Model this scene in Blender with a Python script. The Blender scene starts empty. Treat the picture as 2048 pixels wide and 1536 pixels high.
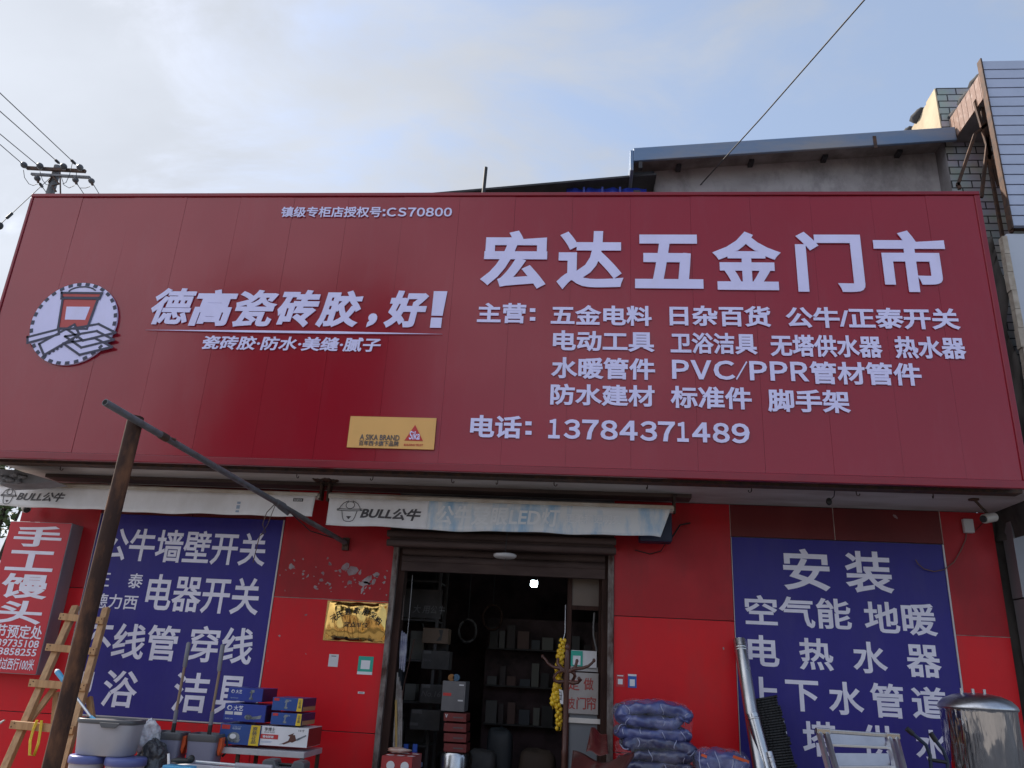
import bpy, bmesh, math, random
from mathutils import Vector, Matrix
import numpy as np
random.seed(7)
R_ = math.radians
scene = bpy.context.scene
COL = scene.collection

# ------------------------------------------------------------------ camera
F = 1590.0
ax = np.array([17073, 338, -F]); ax = ax / np.linalg.norm(ax)
az = np.array([234, -4348, F]); az = az - ax * ax.dot(az); az = az / np.linalg.norm(az)
ay = np.cross(az, ax)
RM = np.stack([ax, ay, az], 1)            # world -> camera (x right, y down, z forward)
CAM = np.array([0, 0, 1.6])
camd = bpy.data.cameras.new('camera'); cam = bpy.data.objects.new('camera', camd); COL.objects.link(cam)
rt = RM.T
cx, cy, cz = rt @ [1, 0, 0], rt @ [0, -1, 0], rt @ [0, 0, -1]
cam.matrix_world = Matrix(((cx[0], cy[0], cz[0], 0), (cx[1], cy[1], cz[1], 0), (cx[2], cy[2], cz[2], 1.6), (0, 0, 0, 1)))
camd.sensor_width = 36; camd.lens = F / 2048 * 36; camd.clip_start = .05; camd.clip_end = 3000
scene.camera = cam

def at(px, py, Y):
    d = rt @ np.array([px - 1024, py - 768, F]); t = Y / d[1]
    p = CAM + d * t
    return Vector((p[0], p[1], p[2]))
def solveX(px, Z, Y):
    """X of the point at depth Y and height Z that is seen in column px"""
    a = RM @ np.array([0, Y, Z - 1.6]); k = (px - 1024) / F
    return (k * a[2] - a[0]) / (RM[0, 0] - k * RM[2, 0])

# ------------------------------------------------------------------ light
SUN_EL, SUN_AZ = 38, -62                   # azimuth from +Y towards +X
sd = Vector((math.sin(R_(SUN_AZ)) * math.cos(R_(SUN_EL)), math.cos(R_(SUN_AZ)) * math.cos(R_(SUN_EL)), math.sin(R_(SUN_EL))))
sl = bpy.data.lights.new('sun', 'SUN'); sl.energy = 4.2; sl.angle = R_(.5); sl.color = (1, .91, .80)
so = bpy.data.objects.new('sun', sl); COL.objects.link(so)
so.rotation_euler = sd.to_track_quat('Z', 'Y').to_euler(); so.location = (0, 0, 30)
w = bpy.data.worlds.new('World'); scene.world = w; w.use_nodes = True
nt = w.node_tree; N = nt.nodes; L = nt.links
bg = N['Background']; bg.inputs[1].default_value = .076
sky = N.new('ShaderNodeTexSky'); sky.sky_type = 'NISHITA'; sky.sun_disc = False
sky.sun_elevation = R_(SUN_EL); sky.sun_rotation = R_(SUN_AZ); sky.air_density = 1.0; sky.dust_density = 1.5; sky.ozone_density = 1.5
tc = N.new('ShaderNodeTexCoord')
sx = N.new('ShaderNodeSeparateXYZ'); L.new(tc.outputs['Generated'], sx.inputs[0])
def mth(op, a, b=None, c=None):
    m = N.new('ShaderNodeMath'); m.operation = op
    for i, v in enumerate((a, b, c)):
        if v is None: continue
        if isinstance(v, (int, float)): m.inputs[i].default_value = v
        else: L.new(v, m.inputs[i])
    return m.outputs[0]
zz = mth('ADD', mth('MAXIMUM', sx.outputs[2], 0), .25)
cxyz = N.new('ShaderNodeCombineXYZ'); L.new(mth('DIVIDE', sx.outputs[0], zz), cxyz.inputs[0]); L.new(mth('DIVIDE', sx.outputs[1], zz), cxyz.inputs[1])
mp = N.new('ShaderNodeMapping'); mp.inputs['Location'].default_value = (4.2, 2.9, 0); mp.inputs['Scale'].default_value = (1.0, 1.7, 1); mp.inputs['Rotation'].default_value = (0, 0, .5)
L.new(cxyz.outputs[0], mp.inputs[0])
n1 = N.new('ShaderNodeTexNoise'); n1.inputs['Scale'].default_value = 1.9; n1.inputs['Detail'].default_value = 9; n1.inputs['Roughness'].default_value = .6; n1.inputs['Distortion'].default_value = .5
L.new(mp.outputs[0], n1.inputs['Vector'])
# cloud cover grows towards the sun side (-X)
cov = mth('ADD', n1.outputs['Fac'], mth('ADD', mth('MULTIPLY', sx.outputs[0], -.32), -.012))
cr = N.new('ShaderNodeMapRange'); cr.interpolation_type = 'SMOOTHSTEP'
cr.inputs['From Min'].default_value = .40; cr.inputs['From Max'].default_value = .66; cr.inputs['To Min'].default_value = .04; L.new(cov, cr.inputs['Value'])
mx = N.new('ShaderNodeMix'); mx.data_type = 'RGBA'
L.new(cr.outputs[0], mx.inputs['Factor'])
ab = N.new('ShaderNodeMix'); ab.data_type = 'RGBA'; ab.blend_type = 'ADD'; ab.inputs['Factor'].default_value = 1
L.new(sky.outputs[0], ab.inputs['A']); ab.inputs['B'].default_value = (2.0, 2.4, 3.1, 1)
L.new(ab.outputs['Result'], mx.inputs['A'])
# clouds brighten towards the sun
back = mth('MULTIPLY', mth('MAXIMUM', mth('MULTIPLY', sx.outputs[1], -1.0), 0), mth('MINIMUM', mth('MULTIPLY', mth('MAXIMUM', sx.outputs[2], 0), 3.0), 1.0))
cb = mth('ADD', mth('ADD', 5.3, mth('MULTIPLY', sx.outputs[0], -2.2)), mth('MULTIPLY', back, mth('ADD', 6.5, mth('MULTIPLY', sx.outputs[0], -3.8))))   # extra brightness added to clouds behind the camera, to light sign and facade
n2 = N.new('ShaderNodeTexNoise'); n2.inputs['Scale'].default_value = 3.1; n2.inputs['Detail'].default_value = 5; L.new(mp.outputs[0], n2.inputs['Vector'])
cb2 = mth('MULTIPLY', cb, mth('ADD', .86, mth('MULTIPLY', n2.outputs['Fac'], .30)))
cc = N.new('ShaderNodeMix'); cc.data_type = 'RGBA'; cc.blend_type = 'MULTIPLY'; cc.inputs['Factor'].default_value = 1
L.new(cb2, cc.inputs['A']); cc.inputs['B'].default_value = (.925, .985, 1.10, 1)
L.new(cc.outputs['Result'], mx.inputs['B'])
L.new(mx.outputs['Result'], bg.inputs[0])
scene.view_settings.view_transform = 'Standard'; scene.view_settings.look = 'None'
scene.view_settings.exposure = 0.68; scene.view_settings.gamma = 1.0
scene.render.engine = 'CYCLES'; scene.cycles.max_bounces = 8; scene.cycles.use_denoising = True

# ------------------------------------------------------------------ materials
def lin(r, g, b):
    f = lambda c: (c / 255 / 12.92) if c <= 10 else ((c / 255 + .055) / 1.055) ** 2.4
    return (f(r), f(g), f(b))
MATS = {}
def mat(name, col, rough=.5, metal=0., col2=None, scale=6., mixlo=.4, mixhi=.65, bump=0., bscale=None, stretch=(1, 1, 1), coat=0., rough2=None, detail=6, alpha=1., spec=.5, emit=None, trans=0., dirt=None):
    if name in MATS: return MATS[name]
    m = bpy.data.materials.new(name); m.use_nodes = True
    t = m.node_tree; b = t.nodes['Principled BSDF']
    b.inputs['Base Color'].default_value = (*col, 1); b.inputs['Roughness'].default_value = rough; b.inputs['Metallic'].default_value = metal
    b.inputs['Coat Weight'].default_value = coat; b.inputs['Alpha'].default_value = alpha; b.inputs['Specular IOR Level'].default_value = spec
    b.inputs['Transmission Weight'].default_value = trans; b.inputs['Coat Roughness'].default_value = .08
    if emit: b.inputs['Emission Color'].default_value = (*emit[0], 1); b.inputs['Emission Strength'].default_value = emit[1]
    if col2 is not None or bump or rough2 is not None:
        tc = t.nodes.new('ShaderNodeTexCoord'); mp = t.nodes.new('ShaderNodeMapping'); mp.inputs['Scale'].default_value = stretch
        t.links.new(tc.outputs['Object'], mp.inputs[0])
        n = t.nodes.new('ShaderNodeTexNoise'); n.inputs['Scale'].default_value = scale; n.inputs['Detail'].default_value = detail; n.inputs['Roughness'].default_value = .62
        t.links.new(mp.outputs[0], n.inputs['Vector'])
        r = t.nodes.new('ShaderNodeMapRange'); r.inputs['From Min'].default_value = mixlo; r.inputs['From Max'].default_value = mixhi
        t.links.new(n.outputs['Fac'], r.inputs['Value'])
        if col2 is not None:
            x = t.nodes.new('ShaderNodeMix'); x.data_type = 'RGBA'; t.links.new(r.outputs[0], x.inputs['Factor'])
            x.inputs['A'].default_value = (*col, 1); x.inputs['B'].default_value = (*col2, 1); t.links.new(x.outputs['Result'], b.inputs['Base Color'])
        if dirt is not None:   # (colour, scale, lo, hi, stretch, amount): stains and dust with a shape of their own
            dc, ds, dl, dh, dst, da = dirt
            m2 = t.nodes.new('ShaderNodeMapping'); m2.inputs['Scale'].default_value = dst; m2.inputs['Location'].default_value = (3.7, 1.3, 5.1); t.links.new(tc.outputs['Object'], m2.inputs[0])
            n4 = t.nodes.new('ShaderNodeTexNoise'); n4.inputs['Scale'].default_value = ds; n4.inputs['Detail'].default_value = 8; n4.inputs['Roughness'].default_value = .7; t.links.new(m2.outputs[0], n4.inputs['Vector'])
            r4 = t.nodes.new('ShaderNodeMapRange'); r4.inputs['From Min'].default_value = dl; r4.inputs['From Max'].default_value = dh; r4.inputs['To Max'].default_value = da; t.links.new(n4.outputs['Fac'], r4.inputs['Value'])
            x4 = t.nodes.new('ShaderNodeMix'); x4.data_type = 'RGBA'; t.links.new(r4.outputs[0], x4.inputs['Factor'])
            if col2 is not None: t.links.new(x.outputs['Result'], x4.inputs['A'])
            else: x4.inputs['A'].default_value = (*col, 1)
            x4.inputs['B'].default_value = (*dc, 1); t.links.new(x4.outputs['Result'], b.inputs['Base Color'])
        if rough2 is not None:
            y = t.nodes.new('ShaderNodeMapRange'); y.inputs['To Min'].default_value = rough; y.inputs['To Max'].default_value = rough2
            t.links.new(r.outputs[0], y.inputs['Value']); t.links.new(y.outputs[0], b.inputs['Roughness'])
        if bump:
            n3 = n
            if bscale:
                n3 = t.nodes.new('ShaderNodeTexNoise'); n3.inputs['Scale'].default_value = bscale; n3.inputs['Detail'].default_value = 4; t.links.new(mp.outputs[0], n3.inputs['Vector'])
            bp = t.nodes.new('ShaderNodeBump'); bp.inputs['Strength'].default_value = 1; bp.inputs['Distance'].default_value = bump
            t.links.new(n3.outputs['Fac'], bp.inputs['Height']); t.links.new(bp.outputs[0], b.inputs['Normal'])
    MATS[name] = m
    return m
def brick_mat(name, c1, c2, mortar, sx=1., bw=.4, rh=.2, ms=.012, rough=.6):
    m = bpy.data.materials.new(name); m.use_nodes = True; t = m.node_tree; b = t.nodes['Principled BSDF']
    b.inputs['Roughness'].default_value = rough
    tc = t.nodes.new('ShaderNodeTexCoord'); mp = t.nodes.new('ShaderNodeMapping'); mp.inputs['Rotation'].default_value = (R_(90), 0, 0)
    t.links.new(tc.outputs['Object'], mp.inputs[0])
    br = t.nodes.new('ShaderNodeTexBrick'); br.inputs['Scale'].default_value = 1; br.inputs['Brick Width'].default_value = bw; br.inputs['Row Height'].default_value = rh
    br.inputs['Mortar Size'].default_value = ms; br.inputs['Color1'].default_value = (*c1, 1); br.inputs['Color2'].default_value = (*c2, 1); br.inputs['Mortar'].default_value = (*mortar, 1)
    br.inputs['Mortar Smooth'].default_value = .1
    t.links.new(mp.outputs[0], br.inputs['Vector'])
    n = t.nodes.new('ShaderNodeTexNoise'); n.inputs['Scale'].default_value = 5; n.inputs['Detail'].default_value = 6; t.links.new(tc.outputs['Object'], n.inputs['Vector'])
    x = t.nodes.new('ShaderNodeMix'); x.data_type = 'RGBA'; x.blend_type = 'MULTIPLY'; x.inputs['Factor'].default_value = .5
    t.links.new(br.outputs['Color'], x.inputs['A']); t.links.new(n.outputs['Color'], x.inputs['B'])
    h = t.nodes.new('ShaderNodeMix'); h.data_type = 'RGBA'; h.blend_type = 'ADD'; h.inputs['Factor'].default_value = .0
    t.links.new(x.outputs['Result'], b.inputs['Base Color'])
    bp = t.nodes.new('ShaderNodeBump'); bp.inputs['Distance'].default_value = .01; bp.inputs['Strength'].default_value = 1; bp.invert = True
    t.links.new(br.outputs['Fac'], bp.inputs['Height']); t.links.new(bp.outputs[0], b.inputs['Normal'])
    return m

M_sign = mat('sign_red', (.285, .005, .018), .17, col2=(.265, .005, .017), scale=.8, bump=.0035, bscale=1.3, rough2=.22, detail=2, spec=.55, dirt=((.30, .06, .08), 2.2, .52, .80, (1.6, 1, .35), .2))
M_signtrim = mat('sign_trim_red', (.24, .006, .018), .28, col2=(.20, .006, .017), scale=2)
M_letter = mat('letter_white', (.70, .67, .96), .4, col2=(.65, .62, .90), scale=3, dirt=((.55, .50, .62), 3, .52, .8, (1.5, 1, .4), .4))
M_letter_old = mat('letter_aged', (.82, .79, .91), .45, col2=(.73, .70, .80), scale=4)
M_redwall = mat('cladding_red', (.70, .009, .018), .28, col2=(.62, .009, .017), scale=1.2, bump=.0012, bscale=1.6, rough2=.45, spec=.3, dirt=((.36, .05, .05), 2.0, .50, .85, (1.5, 1, .5), .45))
M_blue = mat('panel_blue', (.034, .027, .21), .4, col2=(.040, .031, .235), scale=2, rough2=.5, spec=.25, dirt=((.085, .07, .21), 1.6, .48, .85, (1.5, 1, .4), .5))
M_dark = mat('dark_gap', (.012, .01, .01), .9)
M_conc = mat('concrete_pale', (.50, .46, .45), .9, col2=(.36, .31, .29), scale=2.2, bump=.004, bscale=14, stretch=(.5, 1.5, 1))
M_conc_dk = mat('concrete_grey', (.24, .23, .24), .9, col2=(.13, .12, .12), scale=1.6, bump=.006, bscale=9)
M_rust = mat('rusty_steel', (.050, .027, .021), .85, 0., col2=(.20, .088, .045), spec=.25, scale=9, bump=.003, bscale=30, stretch=(1, 1, .35), mixlo=.46, mixhi=.74)
M_rust_dk = mat('dark_rusty_steel', (.05, .033, .028), .7, .3, col2=(.11, .055, .032), scale=14, bump=.002)
M_greypipe = mat('grey_painted_pipe', (.16, .165, .18), .5, .3, col2=(.11, .10, .10), scale=10, bump=.001, bscale=40)
M_wood = mat('pine_wood', (.52, .30, .14), .6, col2=(.38, .20, .09), scale=5, stretch=(6, 6, .5), bump=.0015)
M_awn = mat('awning_white', (.88, .86, .88), .7, col2=(.76, .73, .73), scale=2.5, stretch=(1, 1, .6), bump=.004, bscale=5)
M_awnblue = mat('awning_faded_blue', (.80, .81, .83), .7, col2=(.36, .56, .76), scale=3.4, stretch=(1.8, 1, .6), mixlo=.46, mixhi=.66, bump=.004, bscale=5, detail=9)
M_awnbar = mat('awning_bar', (.62, .58, .52), .45, .3, col2=(.45, .36, .28), scale=3)
M_ink = mat('ink_grey', (.07, .065, .07), .6, col2=(.11, .10, .11), scale=8)
M_ghost = mat('faded_print', (.90, .90, .92), .7, col2=(.78, .81, .85), scale=7)
M_black = mat('black_plastic', (.012, .012, .013), .45, col2=(.02, .02, .02), scale=8)
M_steel = mat('brushed_steel', (.55, .55, .57), .28, 1., col2=(.48, .48, .5), scale=5, stretch=(12, 12, .6), rough2=.36)
M_chrome = mat('polished_steel', (.66, .62, .60), .06, 1., bump=.05, bscale=2.6, stretch=(2.2, 2.2, .3), rough2=.12, col2=(.58, .55, .54), scale=4)
M_galv = mat('galvanised_steel', (.55, .54, .54), .2, 1., col2=(.42, .41, .41), scale=4, bump=.002, bscale=7, rough2=.34, stretch=(1, 1, .3))
M_alu = mat('aluminium', (.66, .67, .70), .32, .9, col2=(.56, .57, .6), scale=6)
M_brass = mat('polished_brass', (.75, .46, .14), .1, 1., col2=(.66, .40, .12), scale=3)
M_brass_edge = mat('brass_edge', (.70, .45, .16), .2, 1.)
M_greyplastic = mat('grey_plastic', (.40, .38, .41), .38, col2=(.36, .345, .37), scale=3)
M_greydk = mat('dark_grey_plastic', (.10, .10, .11), .4, col2=(.085, .085, .09), scale=4)
M_bluegrey = mat('blue_grey_plastic', (.20, .20, .28), .38, col2=(.175, .175, .245), scale=3)
M_lidblue = mat('lid_blue', (.11, .13, .34), .35)
M_clearbag = mat('clear_plastic_bag', (.75, .75, .80), .22, alpha=.82, bump=.02, bscale=9, col2=(.6, .6, .64), scale=9)
M_blackbag = mat('black_plastic_bag', (.035, .035, .04), .22, bump=.03, bscale=9, col2=(.10, .10, .11), scale=9)
M_cardblue = mat('carton_blue', (.018, .045, .30), .35, col2=(.015, .038, .26), scale=4)
M_cardblue2 = mat('carton_steel_blue', (.02, .075, .28), .35, col2=(.018, .06, .24), scale=4)
M_cardnavy = mat('carton_navy', (.018, .02, .085), .45, col2=(.015, .016, .07), scale=4)
M_cardwhite = mat('carton_white', (.74, .72, .74), .45, col2=(.68, .66, .68), scale=4)
M_cardred = mat('carton_red', (.30, .02, .02), .5, col2=(.24, .016, .016), scale=4)
M_yellow = mat('yellow_band', (.72, .50, .03), .45, col2=(.66, .45, .03), scale=6)
M_white = mat('white_print', (.72, .72, .75), .5)
M_red = mat('red_print', (.50, .03, .03), .5)
M_orange = mat('orange_plastic', (.62, .09, .02), .4)
M_brown = mat('brown_wood', (.085, .030, .02), .4, col2=(.055, .02, .014), scale=5, stretch=(5, 5, .6))
M_brownframe = mat('door_frame_brown', (.055, .028, .022), .8, col2=(.032, .017, .014), scale=4, stretch=(4, 4, .5), spec=.15)
M_shutter = mat('shutter_brown_grey', (.085, .056, .05), .75, 0., col2=(.045, .028, .025), scale=2.5, stretch=(.5, 1, 2.5), spec=.2)
M_corn = mat('yellow_corn', (.70, .47, .02), .4, col2=(.60, .34, .015), scale=30)
M_maroon = mat('maroon_leather', (.09, .016, .014), .45, col2=(.055, .012, .011), scale=7, bump=.004, bscale=22)
M_paper = mat('white_paper', (.66, .65, .67), .6, col2=(.56, .53, .53), scale=2.5)
M_green = mat('green_card', (.02, .36, .27), .45)
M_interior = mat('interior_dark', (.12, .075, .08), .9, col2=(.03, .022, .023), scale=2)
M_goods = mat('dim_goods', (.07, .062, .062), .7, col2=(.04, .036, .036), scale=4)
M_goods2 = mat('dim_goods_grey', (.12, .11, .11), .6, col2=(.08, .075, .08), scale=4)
M_gold = mat('badge_orange', (.74, .40, .12), .4, col2=(.68, .37, .11), scale=2)
M_roofblue = mat('roof_blue_steel', (.13, .20, .32), .45, .2, col2=(.25, .25, .27), scale=1.8, stretch=(.5, 1, 2))
M_roofdk = mat('roof_dark', (.05, .05, .055), .8, col2=(.03, .03, .033), scale=4, bump=.004)
M_tarp = mat('tarp_blue', (.02, .035, .26), .4, bump=.004, bscale=7)
M_cream = mat('cream_render', (.50, .42, .29), .9, col2=(.38, .31, .21), scale=2.5, bump=.004, bscale=12)
M_louvre = mat('louvre_blue_grey', (.43, .48, .63), .4, 0., col2=(.37, .42, .55), scale=2)
M_ground = mat('concrete_ground', (.20, .20, .20), .9, col2=(.15, .15, .15), scale=1.2, bump=.003, bscale=20)
M_asph = mat('asphalt', (.06, .06, .06), .9, col2=(.045, .045, .045), scale=5, bump=.003, bscale=60)
M_bark = mat('bark', (.06, .045, .03), .9, col2=(.035, .025, .018), scale=8, bump=.01)
M_leaf = mat('leaf_green', (.05, .085, .022), .6, col2=(.08, .105, .03), scale=2)
M_wire = mat('wire_black', (.02, .02, .022), .6)
M_porc = mat('porcelain_dark', (.055, .055, .062), .3, col2=(.09, .085, .09), scale=8)
M_polec = mat('pole_concrete', (.17, .17, .175), .9, col2=(.11, .11, .115), scale=3)
M_quilt = mat('quilt_blue', (.04, .052, .17), .5, col2=(.085, .10, .27), scale=7, coat=.9, bump=.02, bscale=8, mixlo=.35, mixhi=.75)
M_quilt2 = mat('quilt_navy', (.018, .02, .07), .5, col2=(.04, .045, .13), scale=7, coat=.9, bump=.02, bscale=8, mixlo=.35, mixhi=.75)
M_film = mat('clear_film', (.42, .42, .50), .10, alpha=.07, bump=.03, bscale=6, col2=(.8, .8, .86), scale=6)
M_skyblue = mat('sky_blue_plastic', (.10, .38, .62), .35)

# ------------------------------------------------------------------ mesh builder
class MB:
    def __init__(s): s.v = []; s.f = []; s.sm = []
    def add(s, vs, fs, smooth=False):
        o = len(s.v); s.v += [Vector(p) for p in vs]; s.f += [[i + o for i in f] for f in fs]; s.sm += [smooth] * len(fs); return s
    def box(s, a, b):
        (x0, y0, z0), (x1, y1, z1) = a, b
        return s.add([(x0, y0, z0), (x1, y0, z0), (x1, y1, z0), (x0, y1, z0), (x0, y0, z1), (x1, y0, z1), (x1, y1, z1), (x0, y1, z1)],
                     [(3, 2, 1, 0), (4, 5, 6, 7), (0, 1, 5, 4), (1, 2, 6, 5), (2, 3, 7, 6), (3, 0, 4, 7)])
    def obox(s, P, U, V, W):
        """box from corner P along three edge vectors"""
        P, U, V, W = map(Vector, (P, U, V, W))
        q = [P, P + U, P + U + V, P + V, P + W, P + U + W, P + U + V + W, P + V + W]
        return s.add(q, [(3, 2, 1, 0), (4, 5, 6, 7), (0, 1, 5, 4), (1, 2, 6, 5), (2, 3, 7, 6), (3, 0, 4, 7)])
    def bar(s, p, q, wu, wv, up=(0, -1, 0)):
        """rectangular bar from p to q, wu across, wv along up"""
        p, q = Vector(p), Vector(q); d = (q - p).normalized(); up = Vector(up)
        u = d.cross(up).normalized(); v = u.cross(d).normalized()
        return s.obox(p - u * wu / 2 - v * wv / 2, u * wu, v * wv, q - p)
    def tube(s, pts, r, n=10, caps=True, hollow=False):
        pts = [Vector(p) for p in pts]
        if isinstance(r, (int, float)): r = [r] * len(pts)
        rings = []; ref = None
        for i, p in enumerate(pts):
            d = (pts[min(i + 1, len(pts) - 1)] - pts[max(i - 1, 0)]).normalized()
            if ref is None:
                ref = Vector((0, 0, 1)) if abs(d.z) < .9 else Vector((1, 0, 0))
            u = d.cross(ref).normalized(); v = u.cross(d).normalized(); ref = v
            rings.append([p + (u * math.cos(2 * math.pi * k / n) + v * math.sin(2 * math.pi * k / n)) * r[i] for k in range(n)])
        vs = [q for g in rings for q in g]; fs = []
        for i in range(len(pts) - 1):
            for k in range(n):
                a = i * n + k; b = i * n + (k + 1) % n; fs.append((a, b, b + n, a + n))
        s.add(vs, fs, True)
        if caps:
            if not hollow: s.add(rings[0], [tuple(range(n))])
            s.add(rings[-1], [tuple(range(n))[::-1]])
        return s
    def lathe(s, c, prof, n=24, sx=1., sy=1., pw=2.):
        """profile [(r,z)] about a vertical axis; pw > 2 squares the plan off"""
        c = Vector(c); vs = []; fs = []
        for (r, z) in prof:
            for k in range(n):
                t = 2 * math.pi * k / n; a, b = math.cos(t), math.sin(t)
                e = 2. / pw
                vs.append(c + Vector((math.copysign(abs(a) ** e, a) * r * sx, math.copysign(abs(b) ** e, b) * r * sy, z)))
        m = len(prof)
        for i in range(m - 1):
            for k in range(n):
                a = i * n + k; b = i * n + (k + 1) % n; fs.append((a, b, b + n, a + n))
        s.add(vs, fs, True)
        s.add(vs[:n], [tuple(range(n))[::-1]]); s.add(vs[-n:], [tuple(range(n))])
        return s
    def prism(s, poly, P, U, V, W):
        """2D polygon mapped by P + x U + y V, extruded along W"""
        P, U, V, W = map(Vector, (P, U, V, W)); n = len(poly)
        a = [P + U * x + V * y for x, y in poly]; b = [p + W for p in a]
        return s.add(a + b, [tuple(range(n)), tuple(range(2 * n - 1, n - 1, -1))] + [(i, i + n, (i + 1) % n + n, (i + 1) % n) for i in range(n)])
    def sheet(s, fn, nu, nv, th):
        """closed thin sheet: fn(u,v) -> point, th = thickness vector"""
        th = Vector(th); a = [Vector(fn(i / nu, j / nv)) for j in range(nv + 1) for i in range(nu + 1)]; n = len(a); b = [p + th for p in a]
        I = lambda i, j: j * (nu + 1) + i
        fs = []
        for j in range(nv):
            for i in range(nu):
                fs.append((I(i, j), I(i + 1, j), I(i + 1, j + 1), I(i, j + 1))); fs.append((I(i, j) + n, I(i, j + 1) + n, I(i + 1, j + 1) + n, I(i + 1, j) + n))
        for i in range(nu):
            fs.append((I(i, 0), I(i, 0) + n, I(i + 1, 0) + n, I(i + 1, 0))); fs.append((I(i, nv), I(i + 1, nv), I(i + 1, nv) + n, I(i, nv) + n))
        for j in range(nv):
            fs.append((I(0, j), I(0, j + 1), I(0, j + 1) + n, I(0, j) + n)); fs.append((I(nu, j), I(nu, j) + n, I(nu, j + 1) + n, I(nu, j + 1)))
        return s.add(a + b, fs, True)
    def blob(s, c, rx, ry, rz, nu=14, nv=9, pw=2., noise=0., seed=0):
        rnd = random.Random(seed); c = Vector(c); vs = []; fs = []
        ph = [rnd.uniform(0, 6.28) for _ in range(6)]
        e = 2. / pw; sp = lambda x: math.copysign(abs(x) ** e, x)
        for j in range(nv + 1):
            t = -math.pi / 2 + math.pi * j / nv
            for k in range(nu):
                p = 2 * math.pi * k / nu
                q = 1 + noise * (math.sin(3 * p + ph[0] + 2 * t) + math.sin(5 * t + ph[1] + p) + .6 * math.sin(7 * p + ph[2] - 3 * t)) / 2.6
                vs.append(c + Vector((sp(math.cos(t)) * sp(math.cos(p)) * rx * q, sp(math.cos(t)) * sp(math.sin(p)) * ry * q, sp(math.sin(t)) * rz * q)))
        for j in range(nv):
            for k in range(nu):
                a = j * nu + k; b = j * nu + (k + 1) % nu; fs.append((a, b, b + nu, a + nu))
        return s.add(vs, fs, True)
    def build(s, name, m, parent=None, bevel=0., seg=2, subsurf=0):
        loc = Vector(parent.location) if parent is not None and parent.parent is None else (Vector(parent['_org']) if parent is not None else None)
        if loc is None:
            xs = [min(v[i] for v in s.v) for i in range(3)]; xe = [max(v[i] for v in s.v) for i in range(3)]
            loc = Vector(((xs[0] + xe[0]) / 2, (xs[1] + xe[1]) / 2, xs[2]))
        me = bpy.data.meshes.new(name); me.from_pydata([tuple(v - loc) for v in s.v], [], s.f)
        me.polygons.foreach_set('use_smooth', s.sm)
        bm = bmesh.new(); bm.from_mesh(me); bmesh.ops.recalc_face_normals(bm, faces=bm.faces); bm.to_mesh(me); bm.free()
        me.materials.append(m); me.update()
        o = bpy.data.objects.new(name, me); COL.objects.link(o)
        if parent is not None: o.parent = parent; o['_org'] = tuple(loc)
        else: o.location = loc; o['_org'] = tuple(loc)
        if bevel:
            b = o.modifiers.new('bevel', 'BEVEL'); b.width = bevel; b.segments = seg; b.limit_method = 'ANGLE'
        if subsurf:
            b = o.modifiers.new('sub', 'SUBSURF'); b.levels = subsurf; b.render_levels = subsurf
        return o
def tag(o, label, cat, group=None):
    o['label'] = label; o['category'] = cat
    if group: o['group'] = group
    return o
def thing(name, label, cat, loc, group=None):
    o = bpy.data.objects.new(name, None); COL.objects.link(o); o.location = loc; o.empty_display_size = .1
    return tag(o, label, cat, group)
def struct(o): o['kind'] = 'structure'; return o
def copy_tree(o, dloc, label=None):
    c = o.copy(); COL.objects.link(c); c.location = Vector(o.location) + Vector(dloc)
    if label: c['label'] = label
    for ch in list(o.children):
        d = ch.copy(); COL.objects.link(d); d.parent = c
        for g in list(ch.children):
            e = g.copy(); COL.objects.link(e); e.parent = d
    return c

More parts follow.
